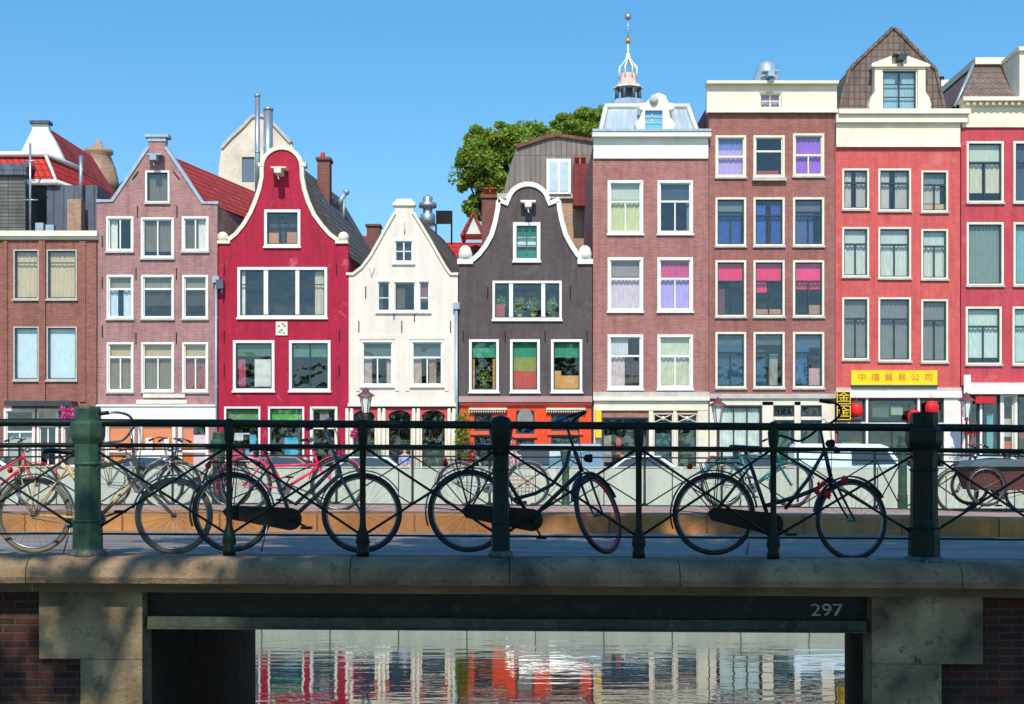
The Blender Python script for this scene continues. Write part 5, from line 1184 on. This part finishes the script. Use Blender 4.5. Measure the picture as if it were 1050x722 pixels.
greyp=plain('grey_frame_paint',rgb(90,95,92),.35,.2,10,dirt_shade=rgb(60,60,58))
blackp=plain('black_bicycle_paint',(.009,.011,.016,1),.3,.3,10,spec=.5)
bluep=plain('blue_black_bicycle_paint',(.01,.016,.03,1),.28,.3,10,spec=.5)
NG='bicycles leaning on the near bridge railing'; DB=12.32
bicycle('beige gold touring bicycle with tan tyres leaning behind the left green bollard',DB,dict(rear=(35,528),front=(178,529),bb=(100,532),seat=(61,463),ht=(137,466),hb=(143,489),stem=(134,442),
 top=[(72,487),(138,470)],down=[(101,531),(143,488)],bars=[[(139,436,-.05),(138,427,-.18),(128,424,-.27),(112,425.5,-.3)],[(128,447,.08),(118,452,.18),(104,453,.26),(88,456,.3)]],crank=200,light=(146,478),rackmat=beigep),beigep,'sport',6,tyre_tan,group=NG,rack=True,guard=None,r=.337)
pinkp=plain('pink_bicycle_paint',rgb(235,45,95),.35,.1,5)
bicycle('pink red framed bicycle on the far footway seen through the dark low step bicycle',18.0,dict(rear=(251,497),front=(346,497),bb=(292,501),seat=(270,459),ht=(321,463),hb=(327,479),stem=(318,452),
 top=[(273,478),(325,476)],down=[(327,479),(292,501)],bars=[[(322,451,-.1),(322,450,-.22),(313,452,-.28)],[(322,451,.1),(322,450,.22),(313,452,.28)]],crank=60),pinkp,'town',0,group='bicycles along the far bridge railing',rack=False,light=False)
bicycle('dark low step bicycle with grey frame and black chain guard left of centre',DB,dict(rear=(238,525),front=(371,526),bb=(299,532),seat=(272,460),ht=(343,465),hb=(349,486),stem=(333,440),
 top=[(346,476),(325,497),(303,517),(293,512)],down=[(348,487),(325,508),(300,531)],bars=[[(338,433,-.1),(342,430,-.22),(330,437,-.28),(320,441,-.3)],[(336,436,.1),(335,431,.22),(322,434,.3)]],crank=-25,light=(354,470)),greyp,'town',4,group=NG,guard='full',r=.352,gripm=plain('blue_grip',rgb(40,70,160),.5,.1,8))
o=bicycle('black omafiets with curved frame and front wheel turned, behind the middle bollard',DB,dict(rear=(481,524),front=(614,527),bb=(545,533),seat=(500,459),ht=(588,459),hb=(597,484),stem=(582,437),
 top=[(584,462),(580,478),(566,497),(549,506),(527,512)],down=[(595,484),(575,503),(550,527)],bars=[[(589,430,-.06),(600,423,-.14),(588,426,-.24),(568,434,-.3)],[(579,436,.08),(570,434,.18),(556,436,.25),(540,441,.28)]],crank=-60,light=(604,470)),bluep,'oma',58,group=NG,guard='full',r=.362,gripm=plain('blue_grip',rgb(40,70,160)),rimred=True)
bicycle('black city bicycle with red ribbon at the head tube leaning at right',DB,dict(rear=(732,527),front=(875,533),bb=(790,537),seat=(764,460),ht=(845,459),hb=(852,490),stem=(841,438),
 top=[(846,462),(828,492),(805,522)],down=[(852,490),(838,501),(818,509),(784,519)],bars=[[(850,434,-.08),(857,425,-.18),(852,416,-.26),(834,412.5,-.3)],[(832,447,.1),(823,452,.18),(812,448,.24),(797,444,.28)]],crank=-30,light=(852,455)),bluep,'oma',20,group=NG,guard='full',r=.362)
# red ribbon bundle on that bicycle
m=MB(); rnd=random.Random(9); cl=[]
for px,py in ((843,497),(838,503),(866,492),(849,508),(858,462)):
    a=P(px,py,DB-.12); cl.append(((a[0],DB-.12,a[1]),(.035,.04,.03)))
m.leafs(160,cl,.045,rnd); 
a=P(850,500,DB-.08); tag(origin_to(m.build('flower_garland',RM),(a[0],DB-.08,a[1])),'string of red artificial flowers tied round the black city bicycle','flowers')

FG='bicycles along the far bridge railing'; DB2=21.9
def farbike(label,xr,xf,paint,yb=520,flip=1,steer=0,**k):
    u=lambda a:xr+(xf-xr)*a
    sgn=1 if xf>xr else -1
    w=abs(xf-xr); 
    y0=yb-23
    d=dict(rear=(xr,y0),front=(xf,y0),bb=(u(.43),y0+3),seat=(u(.22),y0-39),ht=(u(.80),y0-35),hb=(u(.84),y0-21),stem=(u(.76),y0-47),
      top=[(u(.81),y0-30),(u(.3),y0-30 if k.get('men') else y0-8)],down=[(u(.84),y0-22),(u(.43),y0+3)],
      bars=[[(u(.8),y0-48,-.12),(u(.74),y0-48,-.25),(u(.64),y0-45,-.3)],[(u(.8),y0-48,.12),(u(.74),y0-48,.25),(u(.64),y0-45,.3)]],crank=random.randint(0,360))
    k.pop('men',None)
    return bicycle(label,DB2,d,paint,'town',steer,group=FG,detail=0,**k)
pinkp=plain('pink_bicycle_paint',rgb(235,45,95),.35,.1,5)
tealp=plain('teal_bicycle_paint',rgb(20,110,115),.35,.1,5)
redp2=plain('red_bicycle_paint',rgb(195,25,45),.35,.1,5)
silp=plain('silver_bicycle_paint',rgb(120,125,125),.35,.1,5)
farbike('red bicycle at the far railing near the left edge',-34,38,redp2,521)
farbike('silver bicycle at the far railing right of the left green bollard',112,184,silp,520)
farbike('grey bicycle with wicker basket at the far railing behind the middle bollard',470,541,silp,520,basket=(535,508,.38,.3,plain('wicker',rgb(175,145,125),.8,.2,20)))
farbike('teal bicycle at the far railing behind the black city bicycle',741,811,tealp,520,men=1)
farbike('black bicycle at the far railing partly behind the left dark wheel',236,166,blackp,521)
farbike('dark blue bicycle at the far railing beside the cargo box at right',1052,981,bluep,527)

# cargo tricycle box bike at right
D=21.4; s=F/D
t=thing('cargo_bicycle','cargo bicycle with dark wooden box and grey cover at the right edge of the bridge','cargo bicycle',(P(1035,0,D)[0],D,-.66))
Cx=lambda a,b:P(a,b,D)
m=MB(); x0,z1=Cx(986,482); x1,z0=Cx(1070,502); m.prism([(x0,z1),(x0+.12,z0),(x1-.08,z0),(x1,z1)],D-.33,D+.33); m.build('box',plain('brown_red_wood',rgb(80,40,30),.6,.25,3,stretch=(1,1,8)),t)
m=MB(); m.box(x0-.02,x1+.02,D-.35,D+.35,z1-.0+.003,z1+.05); m.build('box_rim',M['black'],t)
m=MB(); m.prism([(x0+.02,z1+.052),(x1,z1+.052),(x1-.1,z1+.17),(x0+.1,z1+.15)],D-.32,D+.32); m.build('cover',plain('grey_teal_canvas',rgb(85,105,108),.8,.15,4),t)
for xx,yy in ((x0+.25,-.38),(x0+.25,.38),(x1+.75,0)):
    c=Vector((xx,D+yy,-.66+.3)); m=MB(); n=26
    m.tube([c+Vector((.26*math.cos(2*math.pi*i/n),0,.26*math.sin(2*math.pi*i/n))) for i in range(n)],.011,5,close=True)
    for k in range(14): a=2*math.pi*k/14; m.tube([c,c+Vector((.26*math.cos(a),0,.26*math.sin(a)))],.002,3,cap=False)
    w=m.build('wheel',chrome,t); m=MB(); m.tube([c+Vector((.285*math.cos(2*math.pi*i/n),0,.285*math.sin(2*math.pi*i/n))) for i in range(n)],.02,6,close=True); m.build('tyre',tyre,w)
m=MB(); m.tube([(x0+.25,D-.36,-.36),(x0+.25,D+.36,-.36)],.02,6); m.tube([(x1-.1,D,z0),(x1+.3,D,-.4),(x1+.75,D,-.36)],.022,8); m.tube([(x1+.3,D,-.4),(x1+.25,D,.2)],.018,8); m.tube([(x1-.1,D-.3,z1+.3),(x1-.1,D+.3,z1+.3)],.014,6); m.tube([(x1-.1,D,z0),(x1-.1,D,z1+.3)],.018,6); m.build('frame',blackp,t)
m=MB(); m.sphere((x1+.24,D,.24),.1,8,.45); m.build('saddle',M['black'],t)

# ================================================================ near bank with shade trees (behind and beside the camera)
g=MB(); g.box(-40,40,-30,.9,WZ-1,-1.55); g.build('near_bank_ground',cob,kind='structure')
SUN_AZ=3; SUN_EL=46
sd=Vector((-math.sin(R(SUN_AZ))*math.cos(R(SUN_EL)),-math.cos(R(SUN_AZ))*math.cos(R(SUN_EL)),math.sin(R(SUN_EL))))
def shade(px,py,D,t,r):                    # crown centre t metres sunward of a bridge point
    a=P(px,py,D); return (tuple(Vector((a[0],D,a[1]))+sd*t),r)
NT='canal side shade trees on the near bank'
tree('shade_tree','canal side elm on the near bank left of the camera',(-7,-2.5,-1.55),
  [shade(0,650,12.2,13,(1.2,1.0,.6)),shade(390,600,12.4,14,(1.0,.9,.7)),shade(200,500,12.2,14,(1.1,.8,.7)),shade(350,480,12.2,14,(1.3,.9,.8)),shade(430,640,12.2,13,(1.6,1.4,.8)),shade(260,540,14.2,14.5,(1.3,1.0,.7)),shade(450,500,12.2,13.5,(1.3,1,.8))],6200,.2,31,tr=.3,loc_s=.3,group=NT)
tree('shade_tree','canal side elm on the near bank right of the camera',(3.5,-3,-1.55),
  [shade(560,600,12.4,12.5,(1.7,1.7,1.1)),shade(560,470,12.4,13,(1.7,1.2,1.1)),shade(720,620,12.2,13,(2.0,1.8,1.1)),shade(720,470,12.2,13.5,(2.0,1.4,1.1)),shade(900,620,12.2,13,(2.0,1.9,1.1)),shade(900,450,12.2,13.5,(2.0,1.5,1.1)),shade(1060,600,12.4,13.5,(2.0,1.9,1.2)),shade(1060,460,12.4,14,(2.0,1.5,1.2)),shade(640,540,14.5,14.5,(2.2,1.5,1)),shade(860,530,15,14.5,(2.4,1.9,1)),shade(430,545,14,14.5,(1.7,1.5,1)),shade(1050,530,15,14.5,(2.0,1.9,1)),shade(560,560,12,9.5,(1.9,1.2,.8)),shade(760,560,12,9.5,(2.2,1.2,.8)),shade(980,560,12,9.5,(2.0,1.0,.7)),shade(700,536,16.6,15.5,(1.9,.8,.8)),shade(830,536,16.6,15.5,(2.0,.8,.8)),shade(980,536,16.6,15.5,(2.0,.8,.8))],40000,.2,32,tr=.34,loc_s=.33,group=NT)

for k,(tx,ty) in enumerate(((-24,-7),(-16,-9),(-9,-11),(-1,-10),(7,-11),(14,-9),(22,-7))):  # unseen row added to block blue sky fill and bounce green
    tree('sky_block_tree','unseen elm added on the near bank to block blue sky light',(tx,ty,-1.55),[((tx,ty,3.2),(3.6,2.6,2.6)),((tx+1.5,ty-.5,6.2),(3.2,2.6,2.4)),((tx-1.8,ty+.3,5.4),(2.8,2.4,2.2))],3000,.55,60+k,tr=.3,loc_s=.3,group='elms added behind the camera to block sky light')

# ================================================================ light, sky, camera
w=bpy.data.worlds.new('World'); scn.world=w; w.use_nodes=True; nt=w.node_tree
sky=N(nt,'ShaderNodeTexSky',sky_type='NISHITA'); sky.sun_disc=False; sky.sun_elevation=R(SUN_EL); sky.sun_rotation=R(180+SUN_AZ); sky.ozone_density=3.0; sky.air_density=1.62; sky.dust_density=.2; sky.altitude=0
wt=N(nt,'ShaderNodeTexCoord'); va=N(nt,'ShaderNodeVectorMath',operation='ADD'); va.inputs[1].default_value=(0,0,.12); vn=N(nt,'ShaderNodeVectorMath',operation='NORMALIZE')
nt.links.new(wt.outputs['Generated'],va.inputs[0]); nt.links.new(va.outputs[0],vn.inputs[0]); nt.links.new(vn.outputs[0],sky.inputs[0])   # lifts the hazy horizon band: a very clear sky
hs=N(nt,'ShaderNodeHueSaturation'); hs.inputs['Saturation'].default_value=1.42; nt.links.new(sky.outputs[0],hs.inputs['Color'])
bg=nt.nodes['Background']; nt.links.new(hs.outputs[0],bg.inputs[0]); bg.inputs[1].default_value=.15
L=bpy.data.lights.new('sun','SUN'); L.energy=3.6; L.angle=R(.53); L.color=(1,.93,.8); lo=bpy.data.objects.new('sun',L); COL.objects.link(lo)
lo.rotation_euler=(-sd).to_track_quat('-Z','Y').to_euler()
cam=bpy.data.cameras.new('camera'); co=bpy.data.objects.new('camera',cam); COL.objects.link(co)
co.location=(0,0,0); co.rotation_euler=(R(90),0,0); cam.sensor_width=36; cam.lens=F/1050*36; cam.shift_y=(474-361)/1050; cam.clip_end=3000; cam.clip_start=.05
scn.camera=co
scn.view_settings.view_transform='Standard'; scn.view_settings.look='None'; scn.view_settings.gamma=1; scn.view_settings.exposure=.25
scn.render.resolution_x=1024; scn.render.resolution_y=704
